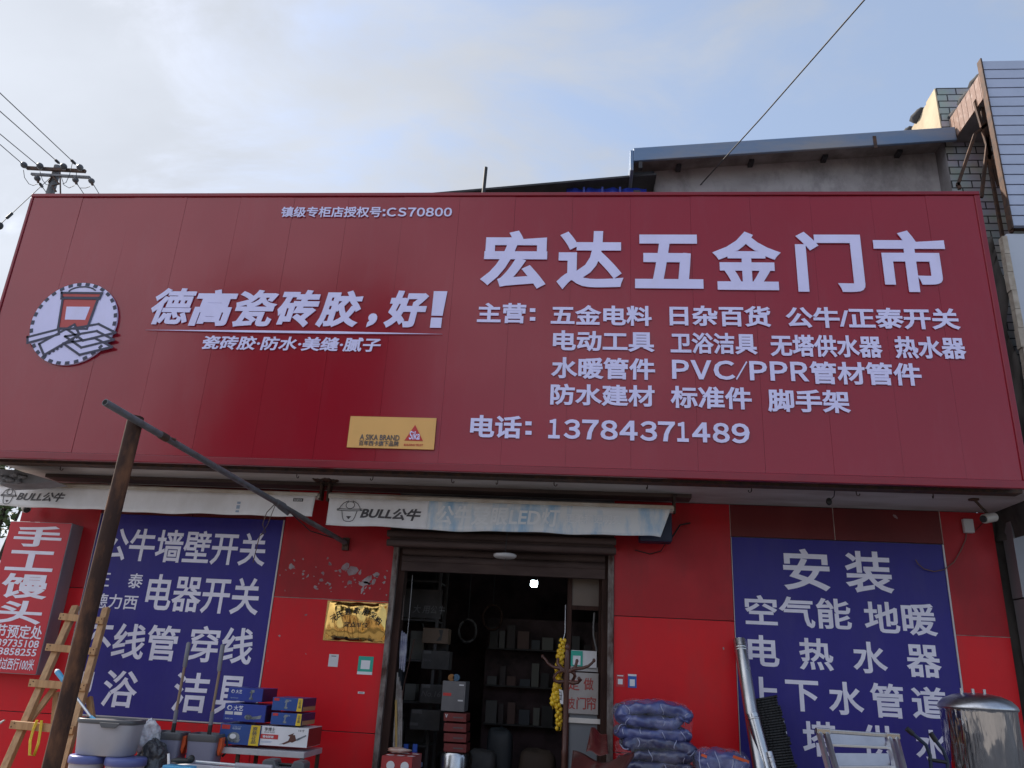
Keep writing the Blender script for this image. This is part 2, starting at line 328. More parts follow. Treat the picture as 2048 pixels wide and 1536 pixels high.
_glyph = {}
def glyph_mesh(body, bold, shear=0., res=3):
    """the outlines of a line of writing, pushed out by bold (share of the em) with square mitres, filled and given depth; fits 0..1"""
    k = (body, round(bold, 4), shear)
    if k in _glyph: return _glyph[k]
    c = bpy.data.curves.new('lettering_curve', 'FONT'); c.body = body; c.fill_mode = 'NONE'; c.shear = shear; c.resolution_u = res
    o = bpy.data.objects.new('lettering_curve', c); COL.objects.link(o)
    dg = bpy.context.evaluated_depsgraph_get(); dg.update()
    e = o.evaluated_get(dg); m = e.to_mesh()
    co = np.array([v.co[:2] for v in m.vertices]); nx_ = {}
    for q in m.edges: nx_.setdefault(q.vertices[0], []).append(q.vertices[1]); nx_.setdefault(q.vertices[1], []).append(q.vertices[0])
    e.to_mesh_clear(); bpy.data.objects.remove(o); bpy.data.curves.remove(c)
    seen = set(); loops = []
    for s_ in range(len(co)):
        if s_ in seen or s_ not in nx_: continue
        lp_ = [s_]; seen.add(s_); cur = s_ + 1 if s_ + 1 in nx_[s_] else nx_[s_][0]
        while cur not in seen:
            lp_.append(cur); seen.add(cur); t = [q for q in nx_[cur] if q not in seen]
            if not t: break
            cur = cur + 1 if cur + 1 in t else t[0]
        p = co[lp_]; p = p[np.linalg.norm(p - np.roll(p, 1, 0), axis=1) > 1e-5]
        if len(p) > 2: loops.append(p)
    area = lambda p: .5 * np.sum(p[:, 0] * np.roll(p[:, 1], -1) - np.roll(p[:, 0], -1) * p[:, 1])
    sg = np.sign(max((area(p) for p in loops), key=abs))
    out = []
    for p in loops:
        d1 = p - np.roll(p, 1, 0); d2 = np.roll(p, -1, 0) - p
        d1 = d1 / np.linalg.norm(d1, axis=1)[:, None]; d2 = d2 / np.linalg.norm(d2, axis=1)[:, None]
        n1 = np.stack([d1[:, 1], -d1[:, 0]], 1) * sg; n2 = np.stack([d2[:, 1], -d2[:, 0]], 1) * sg
        mm = n1 + n2; den = np.maximum((mm * mm).sum(1) / 2, .35)
        out.append(p + mm / den[:, None] * bold)
    pts = [Vector(q) for p in out for q in p]; ed = []; o_ = 0
    for p in out: n = len(p); ed += [(o_ + i, o_ + (i + 1) % n) for i in range(n)]; o_ += n
    from mathutils.geometry import delaunay_2d_cdt
    V2, E2, F2, *_ = delaunay_2d_cdt(pts, ed, [], 0, 1e-6)
    V2 = np.array([v[:] for v in V2]); F2 = [f for f in F2 if len(f) == 3]
    cen = np.array([V2[list(f)].mean(0) for f in F2]); wn = np.zeros(len(F2))
    for p in out:
        q = np.roll(p, -1, 0)
        for (xa, ya), (xb, yb) in zip(p, q):
            if ya == yb: continue
            up = (ya <= cen[:, 1]) & (yb > cen[:, 1]); dn = (yb <= cen[:, 1]) & (ya > cen[:, 1])
            sd_ = (xb - xa) * (cen[:, 1] - ya) - (cen[:, 0] - xa) * (yb - ya)
            wn += (up & (sd_ > 0)).astype(int) - (dn & (sd_ < 0)).astype(int)
    F2 = [f for f, w_ in zip(F2, wn) if abs(w_) > .5]
    use = sorted({i for f in F2 for i in f}); ix = {v: i for i, v in enumerate(use)}; V2 = V2[use]; n = len(use)
    F2 = [tuple(ix[i] for i in f) for f in F2]; cnt = {}
    for f in F2:
        for i in range(3): a_, b_ = f[i], f[(i + 1) % 3]; cnt[(min(a_, b_), max(a_, b_))] = cnt.get((min(a_, b_), max(a_, b_)), 0) + 1
    lo, hi = V2.min(0), V2.max(0); V2 = (V2 - lo) / np.maximum(hi - lo, 1e-6)
    vs = np.concatenate([np.c_[V2, np.zeros(n)], np.c_[V2, np.ones(n)]])
    fs = [f[::-1] for f in F2] + [tuple(i + n for i in f) for f in F2] + [(a_, b_, b_ + n, a_ + n) for (a_, b_), q in cnt.items() if q == 1]
    _glyph[k] = (vs, fs); return vs, fs
def put(mb, body, P, U, V, W, bold=.02, shear=0.):
    """letters filling the parallelogram P, P+U, P+V, raised by W; bold thickens every stroke"""
    vs, fs = glyph_mesh(body, bold, shear); P, U, V, W = map(Vector, (P, U, V, W))
    return mb.add([P + U * x + V * y + W * z for x, y, z in vs], fs)
def put_px(mb, body, xl, xr, yt, yb, Y, bold=.02, shear=0., t=.012, gap=.001):
    """letters on the upright plane at depth Y whose left end spans yt..yb and that run from xl to xr in the photo"""
    z1 = at(xl, yt, Y).z; z0 = at(xl, yb, Y).z; zm = (z0 + z1) / 2
    x0, x1 = solveX(xl, zm, Y), solveX(xr, zm, Y)
    return put(mb, body, (x0, Y - gap, z0), (x1 - x0, 0, 0), (0, 0, z1 - z0), (0, -t, 0), bold, shear)

# ================================================================== SETTING
WY, SY, SOF = 7.8, 6.5, 3.265           # wall plane, sign plane, soffit height
struct(MB().box((-60, -60, -.3), (60, 60, -.02)).build('ground', M_ground))
struct(MB().box((-60, -13, -.019), (60, -3.5, -.004)).build('road', M_asph))
struct(MB().box((-6.2, 5.9, -.019), (4.3, 7.83, .12)).build('forecourt_step', M_ground, bevel=.01))

# ------------------------------------------------------------------ the shop building
shop = thing('shop_building', 'hardware shop with red clad front, concrete canopy and open shuttered doorway', 'shop', (-1, 8.2, 0))
XL, XR, DL, DR, DT = -5.83, 3.83, -1.80, .245, 2.75
b = MB()
b.box((XL, WY + .03, .0), (DL, WY + .28, SOF)); b.box((DR, WY + .03, 0), (XR, WY + .28, SOF)); b.box((DL, WY + .03, DT), (DR, WY + .28, SOF))
b.box((XL, WY + .28, 0), (XL + .25, 14, 5.5)); b.box((XR - .25, WY + .28, 0), (XR, 14, 5.5)); b.box((XL + .25, 13.8, 0), (XR - .25, 14, 5.5))
b.box((XL + .25, WY + .28, SOF + .2), (XR - .25, WY + .45, 5.5)); b.box((XL + .25, WY + .45, 5.3), (XR - .25, 13.8, 5.5))
b.build('wall', M_conc_dk, shop)
# the dark room behind the doorway
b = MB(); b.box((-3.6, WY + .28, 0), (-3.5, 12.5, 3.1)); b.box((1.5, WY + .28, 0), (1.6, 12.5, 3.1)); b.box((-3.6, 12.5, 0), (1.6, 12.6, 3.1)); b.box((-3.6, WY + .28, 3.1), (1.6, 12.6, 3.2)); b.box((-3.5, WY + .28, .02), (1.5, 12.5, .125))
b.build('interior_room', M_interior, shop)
# canopy slab
b = MB(); b.box((-5.62, SY + .24, SOF), (3.86, WY + .02, SOF + .16)); b.build('canopy_slab', M_conc, shop)
b = MB(); b.box((-5.62, SY + .27, SOF - .05), (3.60, SY + .40, SOF - .001)); b.build('canopy_edge_beam', M_rust_dk, shop)
b = MB(); b.box((-5.4, 7.42, SOF - .035), (1.0, 7.62, SOF - .002)); b.build('canopy_rail', mat('soffit_board_brown', (.10, .06, .05), .8, col2=(.05, .035, .03), scale=2.5, stretch=(.4, 1, 1)), shop)
# broken concrete at the left end of the slab
b = MB()
for pl_, dz in (([(0, 938), (30, 940), (62, 948), (108, 962), (70, 967), (0, 967)], .0), ([(0, 950), (20, 946), (48, 956), (95, 963), (40, 969), (0, 970)], .06)):
    q_ = [at(x, y, 6.95 + dz) for x, y in pl_]; b.prism([(p.x, p.z) for p in q_], (0, 6.95 + dz, 0), (1, 0, 0), (0, 0, 1), (0, .22, 0))
rr = random.Random(3)
for i in range(10): p = at(2 + i * 5, 958 + rr.uniform(-8, 8), 6.93); b.blob(p, .03, .03, .02, 7, 4, noise=.5, seed=i)
b.build('broken_slab_end', M_conc_dk, shop)
# cracked dark patch between the awnings
b = MB(); rr = random.Random(5)
for i in range(16):
    p = at(648 + rr.uniform(-18, 22), 962 + rr.uniform(-16, 14), 7.3); b.blob((p.x, p.y + .05 * i / 10, SOF + .01), rr.uniform(.02, .06), rr.uniform(.04, .1), .022, 8, 5, noise=.5, seed=i)
b.build('soffit_crack', M_rust_dk, shop)
# red cladding panels, each its own sheet with an open joint
M_redmid = mat('cladding_red_shade_grime', (.47, .010, .018), .32, col2=(.36, .010, .017), scale=1.3, bump=.0012, bscale=1.6, rough2=.5, spec=.3, dirt=((.14, .02, .02), 1.6, .46, .8, (1.4, 1, .5), .6))  # upper panels: canopy shade and grime both put into the darker red
M_redtop = mat('cladding_red_deep_shade_soot', (.13, .012, .014), .4, col2=(.10, .012, .013), scale=1.5, rough2=.55, spec=.3, dirt=((.20, .04, .035), 1.8, .5, .8, (1.5, 1, .6), .5))  # lintel panels, darker still: shade under the canopy and soot put into the colour
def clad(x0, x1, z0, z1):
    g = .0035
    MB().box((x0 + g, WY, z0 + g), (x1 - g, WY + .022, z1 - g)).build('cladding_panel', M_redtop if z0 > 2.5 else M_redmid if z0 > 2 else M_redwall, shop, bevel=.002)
B1, B2 = -4.96, -3.0                       # the left blue panel
for (x0, x1) in ((XL, B1), (B2, -2.0 + .16)):
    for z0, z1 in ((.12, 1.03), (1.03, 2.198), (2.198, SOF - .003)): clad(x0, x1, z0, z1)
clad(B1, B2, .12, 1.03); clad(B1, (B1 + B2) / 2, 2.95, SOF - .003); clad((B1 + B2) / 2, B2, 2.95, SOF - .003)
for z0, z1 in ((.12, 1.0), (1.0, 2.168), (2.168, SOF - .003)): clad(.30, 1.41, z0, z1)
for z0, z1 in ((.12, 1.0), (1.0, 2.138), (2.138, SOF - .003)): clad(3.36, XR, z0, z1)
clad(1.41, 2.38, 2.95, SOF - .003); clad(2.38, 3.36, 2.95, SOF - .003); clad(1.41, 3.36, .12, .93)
# pale sealant in the joints that show light
b = MB(); sl_ = [((B2, 2.196), (DL - .04, 2.2)), ((3.36, 2.136), (XR, 2.140)), ((2.378, 2.95), (2.383, SOF)), ((1.408, 2.95), (1.412, SOF)), ((3.357, 2.95), (3.363, SOF))]
for (x0, z0), (x1, z1) in sl_: b.box((x0, WY - .0015, z0), (x1, WY + .01, z1))
b.build('sealant_joint', mat('sealant', (.5, .42, .38), .7, col2=(.25, .12, .11), scale=5), shop)
# flaked paint, torn poster remains
b = MB(); rr = random.Random(11)
def flake(px, py, s):
    p = at(px, py, WY); n = rr.randint(6, 10); a0 = rr.uniform(0, 6)
    sx_, sz_ = s * rr.uniform(.4, 1.3), s * rr.uniform(.4, 1.2); sk = rr.uniform(-.6, .6)
    poly = [((math.cos(a0 + 6.283 * i / n) * sx_) * rr.uniform(.45, 1.25), math.sin(a0 + 6.283 * i / n) * sz_ * rr.uniform(.45, 1.25)) for i in range(n)]
    poly = [(x + sk * y, y) for x, y in poly]
    b.prism(poly, (p.x, WY - .0012, p.z), (1, 0, 0), (0, 0, 1), (0, .002, 0))
for px, py, s in ((583, 1133, .045), (588, 1120, .03), (572, 1140, .02), (615, 1152, .045), (607, 1157, .03), (643, 1160, .05), (646, 1146, .03), (690, 1135, .10), (705, 1142, .09), (680, 1142, .06), (720, 1145, .04),
                  (700, 1165, .035), (710, 1160, .04), (728, 1168, .07), (735, 1160, .06), (748, 1163, .07), (752, 1150, .05), (768, 1165, .05), (770, 1155, .035), (725, 1180, .05), (660, 1168, .02), (606, 1118, .03), (560, 1150, .02), (570, 1181, .015),
                  (740, 1176, .02), (773, 1190, .02), (760, 1178, .015)): flake(px, py, s * .62)
for i in range(40): flake(rr.gauss(690, 60), rr.gauss(1155, 18), rr.uniform(.006, .018))
for px, py, s in ((559, 1272, .02), (612, 1230, .012), (612, 1308, .012), (536, 1322, .01), (1447, 1297, .016), (1791, 1033, .02)): flake(px, py, s)
b.build('flaked_paint', mat('bare_primer', (.36, .30, .31), .8, col2=(.24, .15, .16), scale=9), shop)
# doorway: worn jambs, brown frame
M_jamb = mat('worn_jamb', (.25, .215, .20), .9, col2=(.075, .04, .032), scale=6, stretch=(2, 2, .9), spec=.2, bump=.003)
MB().box((DL - .05, WY - .03, .12), (DL + .0, WY + .10, 2.74)).build('doorway_jamb', M_jamb, shop, bevel=.004); MB().box((DR, WY - .03, .12), (DR + .055, WY + .10, 2.74)).build('doorway_jamb', M_jamb, shop, bevel=.004)
MB().box((DL + .001, WY + .02, .12), (DL + .07, WY + .16, 2.72)).build('shutter_guide', M_brownframe, shop); MB().box((DR - .055, WY + .02, .12), (DR - .001, WY + .16, 2.72)).build('shutter_guide', M_brownframe, shop)
# rolled shutter: ribbed housing and the lowest slats of the curtain
sh = MB().box((DL - .06, WY - .20, 2.72), (DR + .05, WY + .029, 2.99)).build('roller_shutter', M_shutter, shop, bevel=.006)
b = MB()
for k in range(3):
    z = 2.735 + k * .085
    b.tube([(DL - .075, WY - .215 - .02 * k, z), (DR + .065, WY - .215 - .02 * k, z)], .034, 10)
b.build('housing_rib', M_shutter, sh)
b = MB()
for k in range(2): b.tube([(DL + .04, WY + .02, 2.69 - k * .075), (DR - .03, WY + .02, 2.69 - k * .075)], .04, 10)
b.box((DL + .04, WY - .01, 2.50), (DR - .03, WY + .05, 2.585))
b.build('shutter_slat', M_shutter, sh)
# upper storey: rendered wall under a blue edged roof, and the lower dark roof
b = MB(); b.box((.77, 8.22, 5.5), (4.044, 8.5, 7.62)); b.build('upper_wall', mat('grey_render', (.42, .40, .41), .9, col2=(.29, .27, .275), scale=1.7, bump=.006, bscale=11, stretch=(.6, 1, 1), detail=9, dirt=((.08, .075, .078), 1.5, .48, .70, (1.2, 1, .7), .7)), shop)
zl, zr = 7.40, 7.655
rf = MB().add([(.50, 7.9, zl), (4.12, 7.9, zr), (4.12, 10.2, zr + .1), (.50, 10.2, zl + .1), (.50, 7.9, zl + .03), (4.12, 7.9, zr + .03), (4.12, 10.2, zr + .13), (.50, 10.2, zl + .13)],
              [(3, 2, 1, 0), (4, 5, 6, 7), (0, 1, 5, 4), (1, 2, 6, 5), (2, 3, 7, 6), (3, 0, 4, 7)]).build('roof', M_roofblue, shop)
b = MB().add([(.50, 7.86, zl - .12), (4.13, 7.86, zr - .12), (4.13, 7.898, zr - .12), (.50, 7.898, zl - .12), (.50, 7.86, zl + .06), (4.13, 7.86, zr + .06), (4.13, 7.898, zr + .06), (.50, 7.898, zl + .06)],
             [(3, 2, 1, 0), (4, 5, 6, 7), (0, 1, 5, 4), (1, 2, 6, 5), (2, 3, 7, 6), (3, 0, 4, 7)])
b.box((.46, 7.86, zl - .25), (.50, 8.6, zl + .03)); b.build('roof_fascia', M_roofblue, rf, bevel=.008)
fx = at(1750, 285, 7.86); MB().box((fx.x - .018, 7.852, fx.z - .075), (fx.x + .018, 7.8595, fx.z + .085)).build('fascia_joint', M_rust_dk, rf)
MB().box((.56, 7.87, zl - .21), (.60, 7.93, zl - .12)).build('drip_edge', M_roofdk, rf)
for x in (1.05, 1.9, 2.75, 3.6): z = zl + (x - .5) / 3.62 * (zr - zl); MB().box((x - .028, 8.10, z - .068), (x + .028, 8.218, z - .032)).build('rafter', M_roofdk, rf)
MB().add([(.52, 7.905, zl - .03), (4.05, 7.905, zr - .03), (4.05, 8.218, zr - .03), (.52, 8.218, zl - .03), (.52, 7.905, zl - .004), (4.05, 7.905, zr - .004), (4.05, 8.218, zr - .004), (.52, 8.218, zl - .004)],
         [(3, 2, 1, 0), (4, 5, 6, 7), (0, 1, 5, 4), (1, 2, 6, 5), (2, 3, 7, 6), (3, 0, 4, 7)]).build('eave_lining', mat('eave_lining', (.26, .24, .23), .9, col2=(.14, .12, .11), scale=3), rf)
b = MB().add([(-2.1, 8.0, 6.90), (.775, 8.0, 7.185), (.775, 9.4, 7.3), (-2.1, 9.4, 7.0), (-2.1, 8.0, 6.925), (.775, 8.0, 7.21), (.775, 9.4, 7.33), (-2.1, 9.4, 7.03)],
             [(3, 2, 1, 0), (4, 5, 6, 7), (0, 1, 5, 4), (1, 2, 6, 5), (2, 3, 7, 6), (3, 0, 4, 7)])
lr = b.build('lower_roof', M_roofdk, shop)
b = MB()
for x in (-1.3, -.35, .55): b.box((x - .04, 8.05, 6.80), (x + .04, 9.2, 6.97 + x * .07))
b.box((-2.0, 8.9, 5.5), (.76, 9.1, 6.95)); b.build('lower_wall', M_roofdk, lr)

# small top-level pieces on the roofs
p0, p1 = at(966, 395, 7.6), at(972, 335, 7.6)
tag(MB().tube([p0 - (p1 - p0) * 1.5, p1], .020, 8).build('roof_rod', M_wire), 'thin dark steel rod standing up behind the top edge of the red shop sign', 'rod')
b = MB(); A, B = at(1133, 377, 8.1), at(1293, 377, 8.1)
b.sheet(lambda u, v: (A.x + (B.x - A.x) * u, 8.1 + .01 * math.sin(u * 40), 6.6 + (A.z - 6.6) * v + .01 * math.sin(u * 25)), 40, 6, (0, .02, 0))
for u in (.22, .45, .67): b.box((A.x + (B.x - A.x) * u - .012, 8.075, 6.6), (A.x + (B.x - A.x) * u + .012, 8.14, A.z + .005))
tag(b.build('blue_tarpaulin', M_tarp), 'bright blue tarpaulin strip under the lower dark roof behind the sign', 'tarpaulin')

# ------------------------------------------------------------------ the big red sign
SX0, SX1, SZ0, SZ1 = -5.645, 3.525, 3.205, 5.94
sign = thing('shop_sign', 'huge dark red shop sign board with raised white lettering across the storefront', 'shop sign', ((SX0 + SX1) / 2, SY, SZ0))
seams = [SX0 + .03, -5.09, -4.545, -3.99, -3.435, -2.885, -2.34, -1.79, -1.243, -.707, -.16, .385, .937, 1.48, 2.026, 2.57, 3.05, SX1 - .05]
b = MB(); rr = random.Random(2)
for a, c in zip(seams[:-1], seams[1:]):
    g = .0007; j = rr.uniform(-.0025, .0025); k = rr.uniform(-.0025, .0025)
    y0, y1, y2, y3 = SY + .004 + j, SY + .004 + k, SY + .004 - k, SY + .004 - j * .6
    b.add([(a + g, y0, SZ0 + .05), (c - g, y1, SZ0 + .05), (c - g, SY + .03, SZ0 + .05), (a + g, SY + .03, SZ0 + .05), (a + g, y2, SZ1 - .04), (c - g, y3, SZ1 - .04), (c - g, SY + .03, SZ1 - .04), (a + g, SY + .03, SZ1 - .04)],
          [(3, 2, 1, 0), (4, 5, 6, 7), (0, 1, 5, 4), (1, 2, 6, 5), (2, 3, 7, 6), (3, 0, 4, 7)])
b.build('sign_panel', M_sign, sign)
b = MB(); b.box((SX0 + .02, SY + .032, SZ0 + .03), (SX1 - .02, SY + .26, SZ1 - .03)); b.build('sign_box', mat('sign_box_red', (.06, .006, .008), .8), sign)
b = MB(); b.box((SX0, SY - .012, SZ1 - .038), (SX1, SY + .27, SZ1)); b.box((SX0, SY - .008, SZ0 + .048), (SX0 + .028, SY + .27, SZ1 - .04)); b.box((SX1 - .05, SY - .008, SZ0 + .05), (SX1, SY + .27, SZ1 - .04))
b.box((SX0, SY - .012, SZ0 - .02), (SX1, SY + .03, SZ0 + .046))
b.build('sign_frame', M_signtrim, sign, bevel=.006)
T = .006
def letters(parent, items, Y, m=None, bold=.02, shear=0., t=T, name='lettering', gap=.001):
    for it in items:
        body, xl, xr, yt, yb = it[:5]
        put_px(MB(), body, xl, xr, yt, yb, Y, it[5] if len(it) > 5 else bold, shear, t, gap).build(name, m or M_letter, parent)
SF = SY - .003
letters(sign, [('宏', 963, 1094, 462, 577), ('达', 1114.5, 1247, 463, 579), ('五', 1270, 1405, 470, 577), ('金', 1425, 1562, 464, 580), ('门', 1592, 1725, 464.5, 584), ('市', 1750, 1893, 462, 584)], SF, bold=.034, t=.008)
def colon(x0, x1, ya, yb, Y, mb):
    for y in ((ya, ya + (yb - ya) * .3), (yb - (yb - ya) * .3, yb)):
        p, q = at(x0, y[0], Y), at(x1, y[1], Y); mb.box((p.x, Y - T, q.z), (q.x, Y - .001, p.z))
b = MB(); put_px(b, '主营', 955, 1052, 606, 646, SF, .028, 0, T); colon(1060, 1070.5, 617, 642, SF, b); b.build('lettering', M_letter, sign)
letters(sign, [('五金电料', 1102, 1303.5, 610, 650), ('日杂百货', 1339, 1541, 611, 652), ('公牛/正泰开关', 1571, 1918.5, 614, 656)], SF, bold=.028)
letters(sign, [('电动工具', 1106, 1309, 661, 702), ('卫浴洁具', 1341, 1514, 665, 707), ('无塔供水器', 1540, 1764, 669, 713), ('热水器', 1788.5, 1931, 673, 717)], SF, bold=.028)
letters(sign, [('水暖管件', 1102.5, 1310, 714, 757), ('管材管件', 1619, 1842, 723, 768)], SF, bold=.028)
letters(sign, [('防水建材', 1101, 1309, 767.5, 810), ('标准件', 1341, 1503, 772, 816), ('脚手架', 1535, 1700, 778, 824)], SF, bold=.028)
b = MB(); put_px(b, '电话', 941, 1043, 830, 875, SF, .028, 0, T); colon(1051, 1063, 843, 870, SF, b); b.build('lettering', M_letter, sign); 
b = MB(); z1, z0 = at(1098, 838, SF).z, at(1098, 877, SF).z
for ch_, xa, xb in (('１', 1097, 1120), ('３', 1127.5, 1160.5), ('７', 1164, 1197), ('８', 1201, 1235.5), ('４', 1239, 1275), ('３', 1280, 1314), ('７', 1316, 1350), ('１', 1354, 1377), ('４', 1384, 1420), ('８', 1425, 1459), ('９', 1463, 1499)):
    xA, xB = solveX(xa, (z0 + z1) / 2, SF), solveX(xb, (z0 + z1) / 2, SF); put(b, ch_, (xA, SF - .001, z0), (xB - xA, 0, 0), (0, 0, z1 - z0), (0, -T, 0), .030)
b.build('lettering', M_letter, sign)
def spaced(items, yt, yb, bold, t):
    b = MB(); z1, z0 = at(items[0][1], yt, SF).z, at(items[0][1], yb, SF).z
    for ch_, xa, xb in items:
        xA, xB = solveX(xa, (z0 + z1) / 2, SF), solveX(xb, (z0 + z1) / 2, SF); put(b, ch_, (xA, SF - .001, z0), (xB - xA, 0, 0), (0, 0, z1 - z0), (0, -t, 0), bold)
    b.build('lettering', M_letter, sign)
spaced((('Ｐ', 1344, 1378), ('Ｖ', 1381, 1423), ('Ｃ', 1427, 1470), ('／', 1471, 1495), ('Ｐ', 1499, 1534), ('Ｐ', 1540, 1575), ('Ｒ', 1581, 1617)), 720, 758, .028, T)
letters(sign, [('镇级专柜店授权号', 563, 763, 414, 435, .018)], SF, t=.005)
spaced((('Ｃ', 774, 793), ('Ｓ', 796, 813), ('７', 816, 832), ('０', 834, 850), ('８', 852, 868), ('０', 870, 886), ('０', 888, 904)), 416, 433.5, .024, .005)
b = MB(); colon(766, 770.5, 419, 433, SF, b); b.build('lettering', M_letter, sign)
letters(sign, [('德', 304, 389, 576.5, 649, .026), ('高', 384, 472, 579, 652, .042), ('瓷', 470, 554, 580, 654, .028), ('砖', 556, 638, 580, 654.5, .038), ('胶', 635, 724, 581, 655, .036), (',', 734, 754, 627, 655, .05), ('好', 770, 856, 581.5, 656, .046)], SF, shear=.16, t=.007)
letters(sign, [('瓷砖胶·防水·美缝·腻子', 406, 762, 671, 699, .024)], SF, shear=.12, t=.005)
b = MB(); q0, q1, q2 = at(868, 583, SF), at(864, 656, SF), at(895, 583, SF); w_ = q2.x - q0.x
b.prism([(.0, q0.z), (w_, q0.z), (w_ * .80, q1.z + .12), (-w_ * .02, q1.z + .12)], (q0.x, SF - .001, 0), (1, 0, 0), (0, 0, 1), (0, -.007, 0)); b.prism([(-w_ * .02, q1.z + .10), (w_ * .78, q1.z + .10), (w_ * .76, q1.z), (-w_ * .04, q1.z)], (q0.x, SF - .001, 0), (1, 0, 0), (0, 0, 1), (0, -.007, 0))
b.build('lettering', M_letter, sign)
A, B = at(292, 660.5, SF), at(885, 667.5, SF); zc = A.z
MB().prism([(0, 0), (.35, .010), (.65, .012), (1, 0), (.65, -.012), (.35, -.010)], (A.x, SF - .001, zc), (B.x - A.x, 0, 0), (0, 0, 1), (0, -.01, 0)).build('underline', M_letter, sign)
# orange badge with red triangle
A, B = at(702, 833, SF), at(868, 900, SF)
bd = MB().box((A.x, SF - .012, B.z), (B.x, SF - .001, A.z)).build('badge', M_gold, sign)
BF = SF - .0125
letters(bd, [('A SIKA BRAND', 720, 799, 868.5, 879.5, .012), ('百年西卡旗下品牌', 718, 797, 880.5, 891, .012)], BF, M_ink, t=.003)
b = MB(); P, Q, S = at(830.5, 850, BF), at(809, 881, BF), at(846, 881.5, BF)
b.prism([(0, 0), (S.x - Q.x, 0), (P.x - Q.x, P.z - Q.z)], (Q.x, BF - .0005, Q.z), (1, 0, 0), (0, 0, 1), (0, -.003, 0)); put_px(b, 'BUILDING TRUST', 808, 846, 887.5, 891.5, BF, .006, 0, .002); b.build('triangle_mark', M_red, bd)
letters(bd, [('Sika', 818.5, 840, 862, 879, .012)], BF - .0035, M_letter, shear=.12, t=.002)
# round emblem: toothed ring, stacked tiles and notched trowel
c0 = at(149, 648, SF); Rm = (at(243, 648, SF).x - at(57, 648, SF).x) / 2; c0.x = (at(243, 648, SF).x + at(57, 648, SF).x) / 2
Rm = min(Rm, (at(149, 565, SF).z - at(149, 729, SF).z) / 2)
circ = lambda r, n=56, a0=0, a1=6.28319: [(r * math.cos(a0 + (a1 - a0) * i / n), r * math.sin(a0 + (a1 - a0) * i / n)) for i in range(n + (0 if a1 - a0 > 6.28 else 1))]
em = MB().prism(circ(Rm), (c0.x, SF - .001, c0.z), (1, 0, 0), (0, 0, 1), (0, -.02, 0)).build('emblem', M_letter, sign)
M_emb = mat('emblem_ink', (.022, .022, .06), .4)
b = MB(); ef = SF - .0215
for k in range(30):
    a = 6.28319 * k / 30; r0, r1, d = Rm * .925, Rm * .998, .052
    b.prism([(r0 * math.cos(a - d), r0 * math.sin(a - d)), (r1 * math.cos(a - d), r1 * math.sin(a - d)), (r1 * math.cos(a + d), r1 * math.sin(a + d)), (r0 * math.cos(a + d), r0 * math.sin(a + d))], (c0.x, ef, c0.z), (1, 0, 0), (0, 0, 1), (0, -.003, 0))
def outl(poly, wd):
    n = len(poly)
    for i in range(n):
        (x0, y0), (x1, y1) = poly[i], poly[(i + 1) % n]; L_ = math.hypot(x1 - x0, y1 - y0); nx, ny = -(y1 - y0) / L_ * wd / 2, (x1 - x0) / L_ * wd / 2
        ex, ey = (x1 - x0) / L_ * wd / 2, (y1 - y0) / L_ * wd / 2
        b.prism([(x0 - ex - nx, y0 - ey - ny), (x1 + ex - nx, y1 + ey - ny), (x1 + ex + nx, y1 + ey + ny), (x0 - ex + nx, y0 - ey + ny)], (c0.x, ef - .0035 - .0003 * (i % 3), c0.z), (1, 0, 0), (0, 0, 1), (0, -.003, 0))
s = Rm
tiles = [[(-.10 * s, (-.16 - .17 * k) * s), (.60 * s, (-.02 - .17 * k) * s), (1.04 * s, (-.22 - .17 * k) * s), (.34 * s, (-.42 - .17 * k) * s)] for k in range(3)]
trow = [(-.66 * s, -.52 * s), (.04 * s, -.04 * s), (.22 * s, -.28 * s), (-.48 * s, -.78 * s)]
grip = [(-.98 * s, -.36 * s), (-.30 * s, -.16 * s), (-.26 * s, -.28 * s), (-.94 * s, -.50 * s)]
buck = [(-.40 * s, .62 * s), (.44 * s, .62 * s), (.36 * s, -.14 * s), (-.32 * s, -.14 * s)]
blab = [(-.26 * s, .40 * s), (.30 * s, .40 * s), (.26 * s, .08 * s), (-.22 * s, .08 * s)]
brim = [(-.46 * s, .74 * s), (.50 * s, .74 * s), (.47 * s, .60 * s), (-.43 * s, .60 * s)]
for q in [buck, brim] + tiles[::-1] + [trow, grip]: outl(q, .05 * s)
for k in range(9):
    t = k / 9; x, y = -.48 * s + .70 * s * t, -.78 * s + .50 * s * t
    b.prism([(x, y), (x + .040 * s, y + .028 * s), (x + .07 * s, y - .02 * s), (x + .03 * s, y - .05 * s)], (c0.x, ef, c0.z), (1, 0, 0), (0, 0, 1), (0, -.0045, 0))
for k in range(7): t = R_(25 + k * 20); b.bar((c0.x + .02 * s + .34 * s * math.cos(t), ef - .002, c0.z + .74 * s + .16 * s * math.sin(t)), (c0.x + .02 * s + .34 * s * math.cos(t + .38), ef - .002, c0.z + .74 * s + .16 * s * math.sin(t + .38)), .03 * s, .004)
b.build('emblem_outline', M_emb, em)
b = MB()
for q in (buck, brim): b.prism(q, (c0.x, ef, c0.z), (1, 0, 0), (0, 0, 1), (0, -.0024, 0))
b.build('red_bucket', mat('emblem_red', (.46, .05, .05), .4), em)
b = MB(); b.prism(blab, (c0.x, ef, c0.z), (1, 0, 0), (0, 0, 1), (0, -.0030, 0))
for k, q in enumerate(tiles[::-1] + [grip, trow]): b.prism(q, (c0.x, SF - .002, c0.z), (1, 0, 0), (0, 0, 1), (0, -.0224 - .0003 * k, 0))
b.build('tile_stack', M_letter, em)

